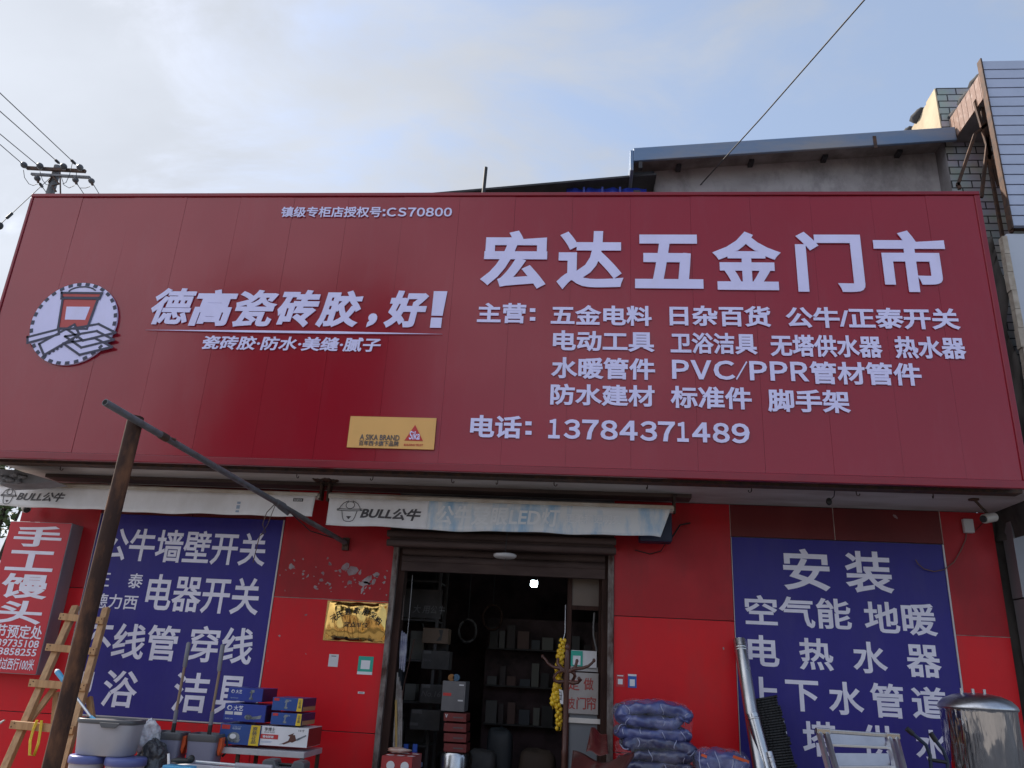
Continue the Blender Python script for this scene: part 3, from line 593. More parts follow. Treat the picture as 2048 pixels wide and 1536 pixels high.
# ------------------------------------------------------------------ blue service panels
def panel(name, label, x0, x1, z0, z1):
    r = thing(name, label, 'sign panel', ((x0 + x1) / 2, WY, z0))
    MB().box((x0 + .006, WY + .004, z0), (x1 - .006, WY + .03, z1)).build('backing_sheet', M_blue, r)
    b = MB(); b.box((x0, WY - .004, z0), (x0 + .005, WY + .029, z1)); b.box((x1 - .014, WY - .006, z0), (x1, WY + .0035, z1)); b.box((x0, WY - .006, z0 - .012), (x1, WY + .02, z0 - .001))
    b.build('edge_strip', mat('edge_strip', (.52, .48, .48), .5, .3), r)
    return r
pl = panel('service_panel', 'dark blue panel of white switch and bathroom lettering behind the wooden ladder', B1, B2, 1.045, 2.948)
PF = WY + .0035
letters(pl, [('公牛墙壁开关', 205, 533, 1054, 1120, .016), ('电器开关', 294, 520, 1147, 1221, .016)], PF, M_letter_old, t=.002)
letters(pl, [('正', 194, 220, 1145, 1172), ('泰', 257, 286, 1146, 1176), ('德力西', 186, 275, 1186, 1216)], PF, M_letter_old, bold=.012, t=.002)
letters(pl, [('不线管', 160, 356, 1242, 1313, .018), ('穿线', 377, 506, 1250, 1323, .018)], PF, M_letter_old, t=.002)
letters(pl, [('卫', 138, 187, 1341, 1406, .02), ('浴', 206, 275, 1339, 1413, .016), ('洁', 347, 416, 1343, 1423, .016), ('具', 430, 492, 1350, 1428, .016)], PF, M_letter_old, t=.002)
pr = panel('service_panel', 'dark blue panel of white installation lettering behind the steel tank and pipes', 1.41, 3.36, .935, 2.945)
letters(pr, [('安', 1566, 1659, 1096, 1179), ('装', 1689.5, 1785, 1101, 1184)], PF, M_letter_old, bold=.02, t=.002)
letters(pr, [('空气能', 1490, 1702, 1189, 1250), ('地暖', 1728, 1873, 1202, 1266)], PF, M_letter_old, bold=.02, t=.002)
letters(pr, [('电', 1496, 1558, 1269, 1331), ('热', 1597.6, 1666, 1275, 1339), ('水', 1705, 1774, 1282, 1345), ('器', 1812, 1882, 1288, 1353)], PF, M_letter_old, bold=.022, t=.002)
letters(pr, [('上', 1492, 1559, 1352, 1416), ('下', 1571.5, 1638, 1359, 1421), ('水', 1656.6, 1727, 1362, 1428), ('管', 1741, 1808, 1365, 1434), ('道', 1823, 1894, 1372, 1436)], PF, M_letter_old, bold=.022, t=.002)
letters(pr, [('无', 1507, 1575, 1437, 1505), ('塔', 1605, 1674, 1441, 1511), ('供', 1721, 1792, 1448, 1518), ('水', 1830, 1900, 1458, 1520)], PF, M_letter_old, bold=.022, t=.002)

# ------------------------------------------------------------------ light box for steamed buns
BY = 7.60
x0, x1, z1, z0 = -5.775, -5.113, 2.805, 1.37
bun = thing('light_box_sign', 'red steamed bun light box with grey sides on the far left wall', 'light box', ((x0 + x1) / 2, BY, z0))
MB().box((x0, BY + .004, z0), (x1, WY - .002, z1)).build('casing', mat('casing_grey', (.32, .31, .33), .45, .4, col2=(.26, .25, .27), scale=3, stretch=(1, 1, .4)), bun, bevel=.006)
MB().box((x0 + .006, BY, z0 + .006), (x1 - .006, BY + .0035, z1 - .006)).build('face', mat('light_box_red', (.55, .02, .035), .4, col2=(.50, .02, .035), scale=2), bun)
BFc = BY - .0005
letters(bun, [('手', 29, 124, 1050, 1092), ('工', 14, 109, 1099.5, 1140), ('馒', 3, 98, 1145, 1195), ('头', -5, 85, 1199, 1246)], BFc, M_letter_old, bold=.026, t=.002)
letters(bun, [('节预定处', -8, 85, 1247, 1275, .014), ('39735108', -5, 78, 1277, 1292, .012), ('3858255', -2, 73, 1294.5, 1309, .012), ('时过西行100米', -8, 68, 1314, 1338, .012)], BFc, M_letter_old, t=.002)

# ------------------------------------------------------------------ awnings
def awning(label, x0, x1, zt, zb, seed, flare):
    Y = 7.35
    r = thing('awning', label, 'awning', ((x0 + x1) / 2, Y, zb), 'retracted white awnings under the canopy')
    b = MB(); b.tube([(x0 - .02, Y + .05, zt - .005), (x1 + .03, Y + .05, zt - .025)], .036, 12); b.box((x0 - .01, Y - .02, zt - .035), (x1 + .02, Y + .05, zt - .005)); b.build('front_bar', M_awnbar, r)
    for x in (x0 - .03, x1 + .035): MB().box((x - .012, Y + .02, zt - .06), (x + .012, Y + .10, SOF - .031)).box((x - .03, Y + .06, SOF - .03), (x + .03, Y + .16, SOF - .004)).build('bracket', M_rust_dk, r)
    def fn(u, v):
        sag = .007 * math.sin(u * 7 + seed) + .005 * math.sin(u * 17 + seed * 2) + .003 * math.sin(u * 39 + seed)
        z = zt - .03 + (zb - zt + .03) * v + sag * v
        return (x0 + (x1 - x0) * u - flare * v * max(0, u - .93) / .07, Y - .005 - .02 * v + .010 * v * math.sin(u * 17 + seed) + .006 * v * math.sin(u * 41 + 3 * v), z)
    return r, MB(), fn, Y
def strip_text(parent, fn, body, u0, u1, v0, v1, m, bold=.02, shear=0., name='lettering', off=.004):
    """letters that follow the hanging cloth"""
    vs, fs = glyph_mesh(body, bold, shear); pts = []
    for x, y, z in vs:
        p = fn(u0 + (u1 - u0) * x, v1 + (v0 - v1) * y); pts.append((p[0], p[1] - off - .0012 * z, p[2]))
    return MB().add(pts, fs).build(name, m, parent)
def bull_mark(parent, fn, u0, u1, v0, v1):
    """outline of a horned helmet over a tapering face"""
    b = MB()
    def ln(pts, wd=.006):
        q = []
        for x, y in pts:
            p = fn(u0 + (u1 - u0) * x, v1 + (v0 - v1) * y); q.append((p[0], p[1] - .006, p[2]))
        b.tube(q, wd / 2, 6)
    ln([(0, .52), (.08, .56), (.12, .70), (.22, .86), (.36, .96), (.42, 1.0), (.38, .9)]); ln([(1, .52), (.92, .56), (.88, .70), (.78, .86), (.64, .96), (.58, 1.0), (.62, .9)])
    ln([(0, .52), (.5, .50), (1, .52), (.98, .60), (.5, .58), (.02, .60), (0, .52)])
    ln([(.5 + .17 * math.sin(a), .78 + .17 * math.cos(a)) for a in [i * .45 for i in range(15)]])
    ln([(.2, .5), (.26, .2), (.32, .05), (.42, .0), (.58, .0), (.68, .05), (.74, .2), (.8, .5)])
    p = fn(u0 + (u1 - u0) * .4, v1 + (v0 - v1) * .25); q = fn(u0 + (u1 - u0) * .6, v1 + (v0 - v1) * .10)
    b.prism([(0, 0), (q[0] - p[0], 0), ((q[0] - p[0]) / 2, q[2] - p[2])], (p[0], p[1] - .0045, p[2]), (1, 0, 0), (0, 0, 1), (0, -.002, 0))
    return b.build('helmet_emblem', M_ink, parent)
# left awning
al, b, fn, Y = awning('faded white awning with grey lettering at the left, behind the rusty post', -5.80, -2.56, 3.145, 2.90, 1.0, 0)
b.sheet(fn, 120, 6, (0, .004, 0)); b.build('valance', M_awn, al)
bull_mark(al, fn, .015, .068, .16, .92); strip_text(al, fn, 'BULL公牛', .070, .225, .27, .72, M_ink, .028, .25)
b = MB()
def patch(fn, u0, u1, v0, v1, mb, off=.005):
    a, c = fn(u0, v1), fn(u1, v0); mb.box((a[0], min(a[1], c[1]) - off, a[2]), (c[0], min(a[1], c[1]) - off + .003, c[2]))
patch(fn, .935, .965, .16, .30, b); b.build('printed_label', M_ink, al)
strip_text(al, fn, '售后服务热线', .938, .962, .18, .28, M_ghost, .0, 0, off=.0065)
b = MB()
for v0, v1 in ((.40, .50), (.56, .72), (.80, .88)): patch(fn, .765, .775, v0, v1, b)
b.build('faded_mark', mat('faded_blue_print', (.34, .42, .55), .7), al)
# right awning
ar, b, fn, Y = awning('white awning over the doorway with patchy faded blue print', -2.42, .80, 3.135, 2.835, 2.2, .10)
US = .30
b.sheet(lambda u, v: fn(u * US, v), 40, 6, (0, .004, 0)); b.build('valance', M_awn, ar)
b = MB(); b.sheet(lambda u, v: fn(US + (1 - US) * u, v), 90, 6, (0, .004, 0)); b.build('faded_valance', M_awnblue, ar)
bull_mark(ar, fn, .028, .105, .10, .84); strip_text(ar, fn, 'BULL公牛', .10, .28, .32, .74, M_ink, .034, .25)
strip_text(ar, fn, '公牛爱眼LED灯', .325, .685, .14, .80, M_ghost, .022, .12); strip_text(ar, fn, '更柔和更明亮', .70, .86, .30, .62, M_ghost, .01, .1)

A, B = at(1278, 1040, 7.55), at(1344, 1086, 7.55); MB().box((A.x, 7.5, B.z), (B.x, 7.66, A.z + .1)).build('motor_box', mat('navy_box', (.012, .018, .05), .5), ar, bevel=.02)
MB().tube([at(1344, 1075, 7.6), at(1360, 1050, 7.7), at(1380, 1046, 7.78)], .008, 6).tube([at(1330, 1088, 7.6), at(1322, 1102, 7.75), at(1300, 1108, 7.79), at(1270, 1100, 7.79)], .005, 6).build('motor_cable', M_wire, ar)
# ------------------------------------------------------------------ things fixed to the wall and soffit
def plate(name, label, cat, x0, x1, yt, yb, m, Y=WY, t=.004, group=None, parts=()):
    A, B = at(x0, yt, Y), at(x1, yb, Y)
    r = thing(name, label, cat, ((A.x + B.x) / 2, Y - t, B.z), group)
    MB().box((A.x, Y - t, B.z), (B.x, Y - .0005, A.z)).build('card', m, r)
    return r, (A.x, B.x, B.z, A.z, Y - t - .0004)
def on(r, q, name, m, x0, x1, y0, y1, t=.001):
    X0, X1, Z0, Z1, y = q
    MB().box((X0 + (X1 - X0) * x0, y - t, Z0 + (Z1 - Z0) * y0), (X0 + (X1 - X0) * x1, y, Z0 + (Z1 - Z0) * y1)).build(name, m, r)
G = 'payment cards stuck on the shopfront'
r, q = plate('payment_card', 'small plain white card on red wall under the brass plaque', 'card', 659, 675, 1308, 1334, M_paper); on(r, q, 'printed_strip', M_ink, .25, .75, .82, .88)
r, q = plate('payment_card', 'green card with white square on red wall below the brass plaque', 'card', 718, 744, 1312, 1350, M_green); on(r, q, 'white_field', M_white, .2, .8, .3, .78); on(r, q, 'white_footer', M_white, 0, 1, 0, .16)
r, q = plate('payment_card', 'red card beside the blue card on the wall right of the door', 'card', 1232, 1249, 1348, 1374, mat('card_red', (.50, .03, .04), .45)); on(r, q, 'grey_field', M_white, .22, .78, .2, .62); on(r, q, 'white_header', M_white, .15, .85, .84, .92)
r, q = plate('payment_card', 'blue card with white header on the wall right of the door', 'card', 1256, 1273, 1348, 1376, mat('card_blue', (.02, .10, .42), .45)); on(r, q, 'white_field', M_white, .2, .8, .12, .62); on(r, q, 'white_header', M_white, 0, 1, .86, 1)
r, q = plate('sticker', 'tiny white strip sticker low on the red wall left of the door', 'sticker', 716, 729, 1383, 1388, M_paper); on(r, q, 'printed_strip', M_ink, .2, .8, .35, .6)
# brass plaque
A, B = at(657, 1202, WY), at(772, 1286, WY)
pq = thing('brass_plaque', 'shiny brass plaque with arched black characters on the red wall', 'plaque', ((A.x + B.x) / 2, WY, B.z))
cxp, czp, hw, hh = (A.x + B.x) / 2, (A.z + B.z) / 2, (B.x - A.x) / 2, (A.z - B.z) / 2
b = MB()
def pf(u, v):
    a, c = u * 2 - 1, v * 2 - 1; rr_ = (abs(a) ** 3.2 + abs(c) ** 3.2) ** (1 / 3.2)
    d = .020 * max(0, 1 - rr_ ** 3) + .010 * (1 - max(abs(a), abs(c)) ** 8) + .0034 * math.sin(9 * a + 1.3 + .8 * math.sin(3 * c)) + .0018 * math.sin(17 * a + 2 * c) + .0012 * math.sin(5 * c + 3 * a)
    return (cxp + a * hw, WY - .012 - d, czp + c * hh)
b.sheet(pf, 70, 50, (0, .008, 0)); b.build('face', M_brass, pq)
MB().box((A.x - .004, WY - .014, B.z - .004), (B.x + .004, WY - .001, A.z + .004)).build('back_plate', M_brass_edge, pq)
b = MB()
for k, ch in enumerate('元氏县政府采购'):
    t = R_(62 - 124 * k / 6); rx, rz = hw * .80, hh * .72
    X, Zc = cxp + math.sin(-t) * rx * 1.02, czp - .28 * hh + math.cos(t) * rz * 1.15; s = .064; a = t * .55
    U = Vector((math.cos(a), 0, math.sin(a))) * s; V = Vector((-math.sin(a), 0, math.cos(a))) * s
    put(b, ch, Vector((X, WY - .0475, Zc)) - U / 2 - V / 2, U, V, (0, -.003, 0), .004)
put(b, '定点单位', (cxp - .11, WY - .0475, czp - .30 * hh), (.23, 0, 0), (0, 0, .048), (0, -.003, 0), .004)
b.build('lettering', M_black, pq)
# ceiling light disc and lit bulb
p = at(1010, 1110, 7.5)
r = thing('ceiling_light', 'round white unlit light disc hanging under the awning before the shutter', 'ceiling light', p)
MB().lathe((p.x, p.y, p.z - .02), [(.02, -.012), (.09, -.008), (.108, .006), (.108, .022), (.09, .03), (.02, .034)], 32).build('diffuser', mat('lamp_white', (.55, .53, .53), .5), r)
MB().tube([(p.x, p.y, p.z + .01), (p.x + .01, p.y, p.z + .2), (p.x + .02, p.y - .02, 2.9)], .004, 6).build('cord', M_wire, r)
MB().tube([(p.x + .01, p.y, p.z - .03), (p.x, p.y, p.z - .10), (p.x + .006, p.y, p.z - .13)], .002, 5).build('pull_cord', M_wire, r)
p = at(1068, 1168, 9.2)
r = thing('light_bulb', 'lit white bulb hanging in the dark shop interior', 'bulb', p)
MB().lathe(p, [(.010, -.036), (.028, -.034), (.038, -.022), (.040, .0), (.039, .030), (.034, .036)], 20).build('globe', mat('lit_bulb', (.9, .95, 1), .4, emit=((.78, .96, 1.0), 30)), r)
MB().lathe(p, [(.034, .037), (.028, .055), (.018, .070), (.018, .11)], 14).build('socket', M_black, r)
MB().tube([(p.x, p.y, p.z + .1), (p.x, p.y, 3.1)], .005, 6).build('cord', M_wire, r)
# surveillance cameras
def cctv(label, tip, back, mount):
    tip, back, mount = Vector(tip), Vector(back), Vector(mount); d = (back - tip).normalized()
    r = thing('security_camera', label, 'security camera', mount)
    MB().tube([tip + d * .01, tip + d * .02, back], [.036, .042, .04], 16).build('body', mat('camera_beige', (.42, .38, .34), .4), r)
    MB().tube([tip - d * .004, tip + d * .008], [.03, .031], 16).build('lens', M_black, r)
    m = (tip + back) / 2
    MB().tube([m, m + Vector((0, .02, .05)), mount], .012, 8).tube([mount + Vector((0, 0, -.012)), mount + Vector((0, 0, -.001))], .045, 14).build('bracket', M_rust_dk, r)
A = at(1966, 1038, 7.2); cctv('beige bullet security camera under the right end of the canopy', A, A + Vector((.13, .07, .035)), (A.x - .03, 7.25, SOF))
A = at(54, 1020, 7.62); cctv('small dark security camera at the left end below the left awning', A, A + Vector((-.07, .05, .05)), (A.x - .02, 7.72, A.z + .12))
# junction box and its wire
p = at(1934, 1053, WY)
r = thing('junction_box', 'small white junction box with dangling wire by the right blue panel', 'junction box', p)
MB().box((p.x - .045, WY - .045, p.z - .065), (p.x + .045, WY - .001, p.z + .065)).build('housing', mat('box_white', (.55, .53, .54), .45), r, bevel=.006)
MB().tube([at(x, y, WY - .02) for x, y in ((1933, 1065), (1931, 1080), (1921, 1102), (1908, 1124), (1889, 1139), (1868, 1143), (1848, 1138), (1836, 1128), (1831, 1119))], .005, 6).build('wire', mat('wire_brown', (.16, .09, .075), .6), r)
MB().tube([at(x, y, WY - .02) for x, y in ((1938, 1044), (1950, 1062), (1962, 1050), (1972, 1040))], .003, 6).build('thin_wire', M_wire, r)
# hanging pendant under the soffit
p = at(1658, 1003, 7.1)
r = thing('pendant_socket', 'small black bulb socket hanging askew from the right soffit', 'socket', p)
MB().blob(p, .026, .026, .034, 12, 8).build('socket', M_black, r)
q = at(1668, 993, 7.1); MB().tube([p, q, (q.x + .01, q.y, SOF)], .004, 6).build('cord', M_wire, r)
# row of hooks under the canopy
hk = MB(); hk.tube([(0, 0, 0), (0, 0, -.055), (.004, 0, -.066), (.014, 0, -.070), (.022, 0, -.062), (.022, 0, -.05)], .0035, 6)
h0 = hk.build('ceiling_hook', M_rust_dk)
HL = ['rusty hook under the canopy above the left awning lettering', 'rusty hook under the canopy just left of the crack between the awnings', 'rusty hook under the canopy above the helmet emblem of the doorway awning', 'rusty hook under the canopy below the orange badge',
      'rusty hook under the canopy above the doorway awning, below the phone number start', 'rusty hook under the canopy above the middle of the doorway awning', 'rusty hook under the canopy above the right end of the doorway awning', 'rusty hook under the canopy just right of the black pendant socket', 'rusty hook under the canopy nearest the right security camera', 'rusty hook under the canopy just left of the black pendant socket']
for i, (x, y) in enumerate(((125, 930), (596, 948), (744, 953), (906, 958), (994, 964), (1111, 966), (1294, 974), (1716, 988), (1866, 994), (1500, 980))):
    o = h0 if i == 0 else h0.copy()
    if i: COL.objects.link(o)
    p = at(x, y, 6.98); o.location = (p.x, 6.98, SOF - .07); o.rotation_euler.z = (i * 1.3) % 3
    tag(o, HL[i], 'hook', 'rusty hooks hanging from the canopy'); o.scale = (1.3, 1.3, 1)

# ================================================================== NEIGHBOURS, POLE, TREES
nb = thing('neighbour_building', 'grey block building with slatted fascia rising behind the right end of the sign', 'building', (6, 8.5, 0))
M_block = brick_mat('grey_block', (.52, .52, .54), (.44, .44, .46), (.05, .05, .05), bw=.215, rh=.092, ms=.007)
M_tile = brick_mat('glazed_edge_tile', (.42, .25, .16), (.36, .20, .13), (.10, .06, .04), bw=.10, rh=.6, ms=.010, rough=.25)
b = MB(); b.box((4.06, 8.0, 0), (9, 8.25, 8.38)); b.build('wall', M_block, nb)
MB().box((4.046, 8.003, 0), (4.059, 8.25, 7.747)).build('corner_plaster', M_conc_dk, nb)
b = MB(); b.box((4.05, 8.252, 7.75), (4.25, 13, 8.36)); b.box((4.045, 8.003, 7.75), (4.059, 8.25, 8.375)); b.build('side_wall', M_cream, nb)
b = MB(); rr = random.Random(4)
for i in range(13): b.blob((4.06, 8.5 + i * .36, 8.38), .09, .15, .06, 10, 6, noise=.2, seed=i)
for i in range(3): b.blob((4.22, 7.4 + i * .28, 7.95), .09, .14, .06, 10, 6, noise=.2, seed=i)
b.build('roof_tile', M_roofdk, nb)
oh = MB().box((4.16, 7.16, 7.60), (9, 7.998, 7.90)).build('overhang_slab', M_conc_dk, nb)
b = MB()
for i in range(8): y = 7.165 + i * .104; b.box((4.142, y, 7.60), (4.159, y + .096, 7.91))
b.build('edge_tile', mat('edge_tile', (.30, .195, .15), .25, col2=(.42, .32, .27), scale=14, mixlo=.5, mixhi=.7, bump=.004), oh)
b = MB()
for k in range(17):
    z = 5.93 + k * .118; b.box((4.09, 7.06, z), (9, 7.075, z + .104)); b.box((4.09, 7.075, z), (9, 7.11, z + .012))
lv = b.build('louvre_fascia', M_louvre, nb)
MB().box((4.072, 7.045, 5.9), (4.087, 7.125, 7.95)).build('edge_trim', M_rust_dk, lv)
b = MB(); b.box((4.10, 7.13, 5.9), (4.13, 7.16, 7.95)); b.box((4.6, 7.13, 5.9), (4.63, 7.16, 7.95)); b.box((4.14, 7.13, 5.92), (9, 7.15, 7.72)); b.build('louvre_post', M_rust_dk, lv)
b = MB()
for p, q in (((1968, 172), (1950, 205)), ((1950, 205), (1998, 372)), ((1957, 170), (1975, 285)), ((1975, 285), (1963, 395)), ((1982, 242), (1950, 268)), ((1950, 268), (1915, 372)), ((1915, 366), (1920, 378)), ((1976, 240), (1978, 320)), ((1985, 305), (1976, 314)), ((1976, 312), (2008, 490))):
    b.bar(at(*p, 7.4), at(*q, 7.4), .03, .03)
b.build('steel_bracket', M_rust_dk, nb)
b = MB(); b.box((4.035, 7.10, 3.3), (9, 7.14, 5.86)); b.build('white_board', mat('white_board', (.50, .53, .60), .25, col2=(.45, .48, .55), scale=1), nb)
b = MB(); rr = random.Random(9)
for k in range(13): z = 3.3 + k * .195; b.box((3.985 + rr.uniform(-.008, .006), 7.09, z), (4.033, 7.16, z + .19))
b.build('chipped_edge', mat('chipped_plaster', (.50, .44, .37), .9, col2=(.30, .25, .20), scale=7, bump=.008), nb)
b = MB(); b.sheet(lambda u, v: (3.84 + .14 * u + .03 * math.sin(v * 19 + u * 5), 7.9 - .7 * u + .02 * math.sin(v * 31), 3.0 + 2.9 * v), 6, 40, (0, .03, 0)); b.box((3.80, 7.86, 0), (4.06, 7.99, 6.2))
b.build('gap_masonry', mat('gap_masonry', (.08, .07, .065), .95, col2=(.03, .026, .024), scale=3.5, bump=.015, stretch=(1, 1, .5)), nb)
b = MB(); b.box((3.90, 7.62, 2.475), (9, 7.8, 3.26)); b.box((3.905, 7.61, 0), (9, 7.8, 2.462)); b.build('grey_cladding', mat('grey_cladding', (.22, .215, .23), .35, .2, col2=(.19, .185, .20), scale=2), nb)

PY = 18.0
p = at(115, 350, PY)
po = thing('utility_pole', 'concrete utility pole with two crossarms and insulators behind the sign left corner', 'utility pole', (p.x, PY, 0))
t0 = at(116, 333, PY); MB().tube([(t0.x, PY, 0), (t0.x, PY, t0.z)], [.19, .105], 14).build('pole', M_polec, po)
ppx = lambda x, y, d=0: at(x, y, PY + d)
for (a, c, wd) in (((54, 336), (171, 342.5), .085), ((63, 348.5), (180, 355), .06)): MB().bar(ppx(*a, -.14), ppx(*c, -.14), .08, wd, up=(0, 0, 1)).build('crossarm', M_rust_dk if wd > .08 else M_greypipe, po)
wends = {0: (0, 289), 1: (0, 268), 2: (0, 222.5), 3: (0, 186)}
for k, (x, y) in enumerate(((48, 330), (80, 332), (127.5, 333), (160, 335))):
    q = ppx(x, y, -.3); i_ = MB().blob(q, .088, .10, .092, 12, 8).build('insulator', M_porc, po)
    MB().tube([q + Vector((0, .05, 0)), ppx(x + 4, y + 6, -.12)], .022, 6).build('pin', M_rust_dk, i_)
for k, (x, y) in enumerate(((74.6, 357), (151, 360), (183, 362))):
    q = ppx(x, y, -.2); i_ = MB().blob(q, .085, .09, .08, 12, 8).build('insulator', M_porc, po)
    MB().tube([q, ppx(x + 2, y + 8, -.2)], .035, 6).build('pin', M_rust_dk, i_)
MB().tube([ppx(97, 365, -.13), ppx(105, 352, -.15), ppx(118, 368, -.15), ppx(104, 372, -.15), ppx(112, 383, -.15)], .03, 6).tube([ppx(120, 345, -.16), ppx(121, 388, -.16)], .02, 6).build('cable_clamp', M_rust_dk, po)
for pts in (((47, 340), (49, 355), (58, 368), (66, 371), (75, 368)), ((80, 343), (85, 360), (92, 369), (98, 370)), ((145, 325), (139, 350), (132, 365), (125, 368)), ((122, 352), (128, 370), (138, 376), (149, 371)), ((152, 366), (160, 376), (172, 376), (180, 373)), ((153, 345), (152, 357))):
    MB().tube([ppx(x, y, -.25) for x, y in pts], .009, 5).build('jumper_wire', M_wire, po)
WL = ['overhead wire from the leftmost upper insulator of the utility pole', 'overhead wire from the second upper insulator of the utility pole', 'overhead wire with black splice to the third upper insulator of the pole', 'topmost overhead wire with black splice to the right upper insulator']
for k, (x, y) in enumerate(((44, 327), (75, 330), (120, 328), (153, 330))):
    ex, ey = wends[k]; sl_ = (y - ey) / (x - ex); far = at(-260, y - sl_ * (x + 260), 9.0); q = ppx(x, y, -.3)
    b = MB(); b.tube([q, far], .011, 6)
    d = (far - q).normalized()
    if k > 1: b.tube([q + d * .10, q + d * .14, q + d * .36, q + d * .40], [.012, .04, .04, .012], 8)
    tag(b.build('overhead_wire', M_wire), WL[k], 'wire', 'overhead wires from the utility pole')
for k, (a, c, lb) in enumerate((((185, 366), (230, 440), 'short wire running down from the rightmost lower insulator behind the sign'), ((153, 366), (200, 436), 'short wire running down from the middle lower insulator behind the sign'), ((76, 362), (140, 450), 'spliced wire running down from the left lower insulator behind the sign'))):
    b = MB(); q, f_ = ppx(*a, -.2), at(*c, 21); b.tube([q, f_], .011, 6); d = (f_ - q).normalized()
    if k == 2: b.tube([q + d * .16, q + d * .2, q + d * .4, q + d * .44], [.012, .04, .04, .012], 8)
    tag(b.build('overhead_wire', M_wire), lb, 'wire', 'overhead wires from the utility pole')
b = MB(); q, f_ = ppx(100, 356), at(-60, 505, 14); b.tube([q, f_], .010, 6); m1, m2 = at(14, 436, 14.9), at(24, 427, 15.0)
b.tube([m1, m2], .035, 8); b.blob(at(0, 452, 14.6), .07, .07, .09, 10, 6)
tag(b.build('stay_wire', M_wire), 'stay wire with strain insulator slanting down left past the sign corner', 'wire')
q0, q1 = at(1388, 384, 8.4), at(1732, -4, 5.2)
tag(MB().tube([q0, q0 + (q1 - q0) * .5 + Vector((0, 0, -.02)), q1, q1 + (q1 - q0) * .4], .0075, 6).build('overhead_cable', M_wire), 'single thin black cable crossing the sky from the grey upper wall to top right', 'cable')

def leaf_mesh(mb, c, r, n, size, rnd, flat=1.):
    for i in range(n):
        while True:
            v = Vector((rnd.uniform(-1, 1), rnd.uniform(-1, 1), rnd.uniform(-1, 1)))
            if .15 < v.length < 1: break
        p = Vector(c) + Vector((v.x * r[0], v.y * r[1], v.z * r[2])); a = Vector((rnd.gauss(0, 1), rnd.gauss(0, 1), rnd.gauss(0, .6))).normalized(); q = a.orthogonal().normalized(); s_ = size * rnd.uniform(.6, 1.3)
        mb.add([p - a * s_, p + q * s_ * .5, p + a * s_, p - q * s_ * .5], [(0, 1, 2, 3)])
def tree(name, label, base, h, cr, nleaf, size, seed, clumps=14, cz=.72):
    rnd = random.Random(seed); base = Vector(base)
    r = thing(name, label, 'tree', base)
    b = MB(); top = base + Vector((0, 0, h * .75)); b.tube([base, base + Vector((.05, 0, h * .3)), top], [h * .022, h * .016, h * .006], 10)
    lf = MB()
    for i in range(clumps):
        a = rnd.uniform(0, 6.28); rr_ = cr[0] * math.sqrt(rnd.random()) * .8; z = h * cz + rnd.uniform(-1, 1) * cr[2] * .8
        c = base + Vector((math.cos(a) * rr_, math.sin(a) * rr_ * cr[1] / cr[0], z)); b.tube([base + Vector((0, 0, h * rnd.uniform(.25, .6))), c], [h * .009, h * .002], 6)
        leaf_mesh(lf, c, (cr[0] * .42, cr[1] * .42, cr[2] * .34), nleaf // clumps, size, rnd)
    b.build('trunk', M_bark, r); lf.build('crown', M_leaf, r); return r
q = at(-10, 1075, 15.0)
tree('roadside_tree', 'small leafy tree peeking out beyond the left end of the shop', (q.x - .1, 15.0, 0), 5.7, (1.05, 1.05, 1.2), 1400, .075, 21, clumps=16, cz=.78)
tree('street_tree', 'broad leafy tree across the road, seen mirrored in the red sign', (-11.6, -17, 0), 18, (5.2, 4, 5.2), 12000, .26, 22, clumps=32, cz=.64)
def house(label, x0, x1, y0, h, m):
    r = thing('row_house', label, 'house', ((x0 + x1) / 2, y0, 0))
    b = MB(); b.box((x0, y0 - 6, 0), (x1, y0, h)); wl = b.build('wall', m, r)
    MB().box((x0 - .2, y0 - 6.2, h), (x1 + .2, y0 + .3, h + .25)).build('roof', M_conc_dk, r)
    n = int((x1 - x0) // 3)
    for i in range(n):
        xc = x0 + (i + .5) * (x1 - x0) / n
        f_ = MB().box((xc - .7, y0 + .001, .1 if i % 2 else 1.0), (xc + .7, y0 + .05, 2.5)).build('window', M_black if i % 2 == 0 else M_brown, r)
house('cream row house across the road, mirrored in the steel tank', -1, 15, -15.5, 4.6, M_cream)
house('low grey row house across the road, mirrored in the brass plaque', -27, -2, -16.5, 3.8, M_conc)

# ================================================================== THINGS IN FRONT OF THE SHOP
# rusty post and the grey awning strut resting on it
PX_, PYY = -3.108, 5.0
pst = thing('steel_post', 'tall rusty steel post standing before the left blue panel', 'post', (PX_, PYY, -.02))
MB().tube([(-3.147, PYY, -.02), (-3.129, PYY, .94), (-3.087, PYY, 3.135)], .052, 24, hollow=True).build('tube', M_rust, pst)
MB().tube([(-3.087, PYY, 3.118), (-3.087, PYY, 3.1385)], .046, 24).build('mouth', M_dark, pst)
a0, a1 = Vector((-3.085, 4.62, 3.115)), at(690, 1085, 7.74)
dd = (a1 - a0)
ap = thing('grey_pole', 'long grey steel tube slanting from the rusty post to the red wall', 'pole', a0)
MB().tube([a0, a0 + dd * .3, a1], .0235, 16).build('tube', M_greypipe, ap)
MB().tube([a0 - dd.normalized() * .001, a0 + dd.normalized() * .004], .018, 14).build('mouth', M_dark, ap)
m = a0 + dd * .165; MB().tube([m, m + dd * .02], .0285, 14).tube([m + dd * .012, m + dd * .03 + Vector((.03, .02, .01))], .01, 6).build('weld_stub', M_rust_dk, ap)
m = a0 + dd * .62; MB().tube([m, m + dd * .035], .031, 12).bar(m + dd * .01 + Vector((0, 0, -.02)), m + dd * .06 + Vector((.0, 0, -.035)), .03, .03).build('clamp', M_greypipe, ap)
MB().tube([m, m + Vector((-.05, -.05, -.10)), m + Vector((-.07, -.05, -.20)), m + Vector((-.04, -.03, -.26)), m + Vector((-.08, -.05, -.30)), m + Vector((-.10, -.05, -.52))], .004, 5).tube([m, m + Vector((-.03, -.04, -.2)), m + Vector((-.075, -.05, -.3))], .003, 5).build('tie_wire', M_rust_dk, ap)
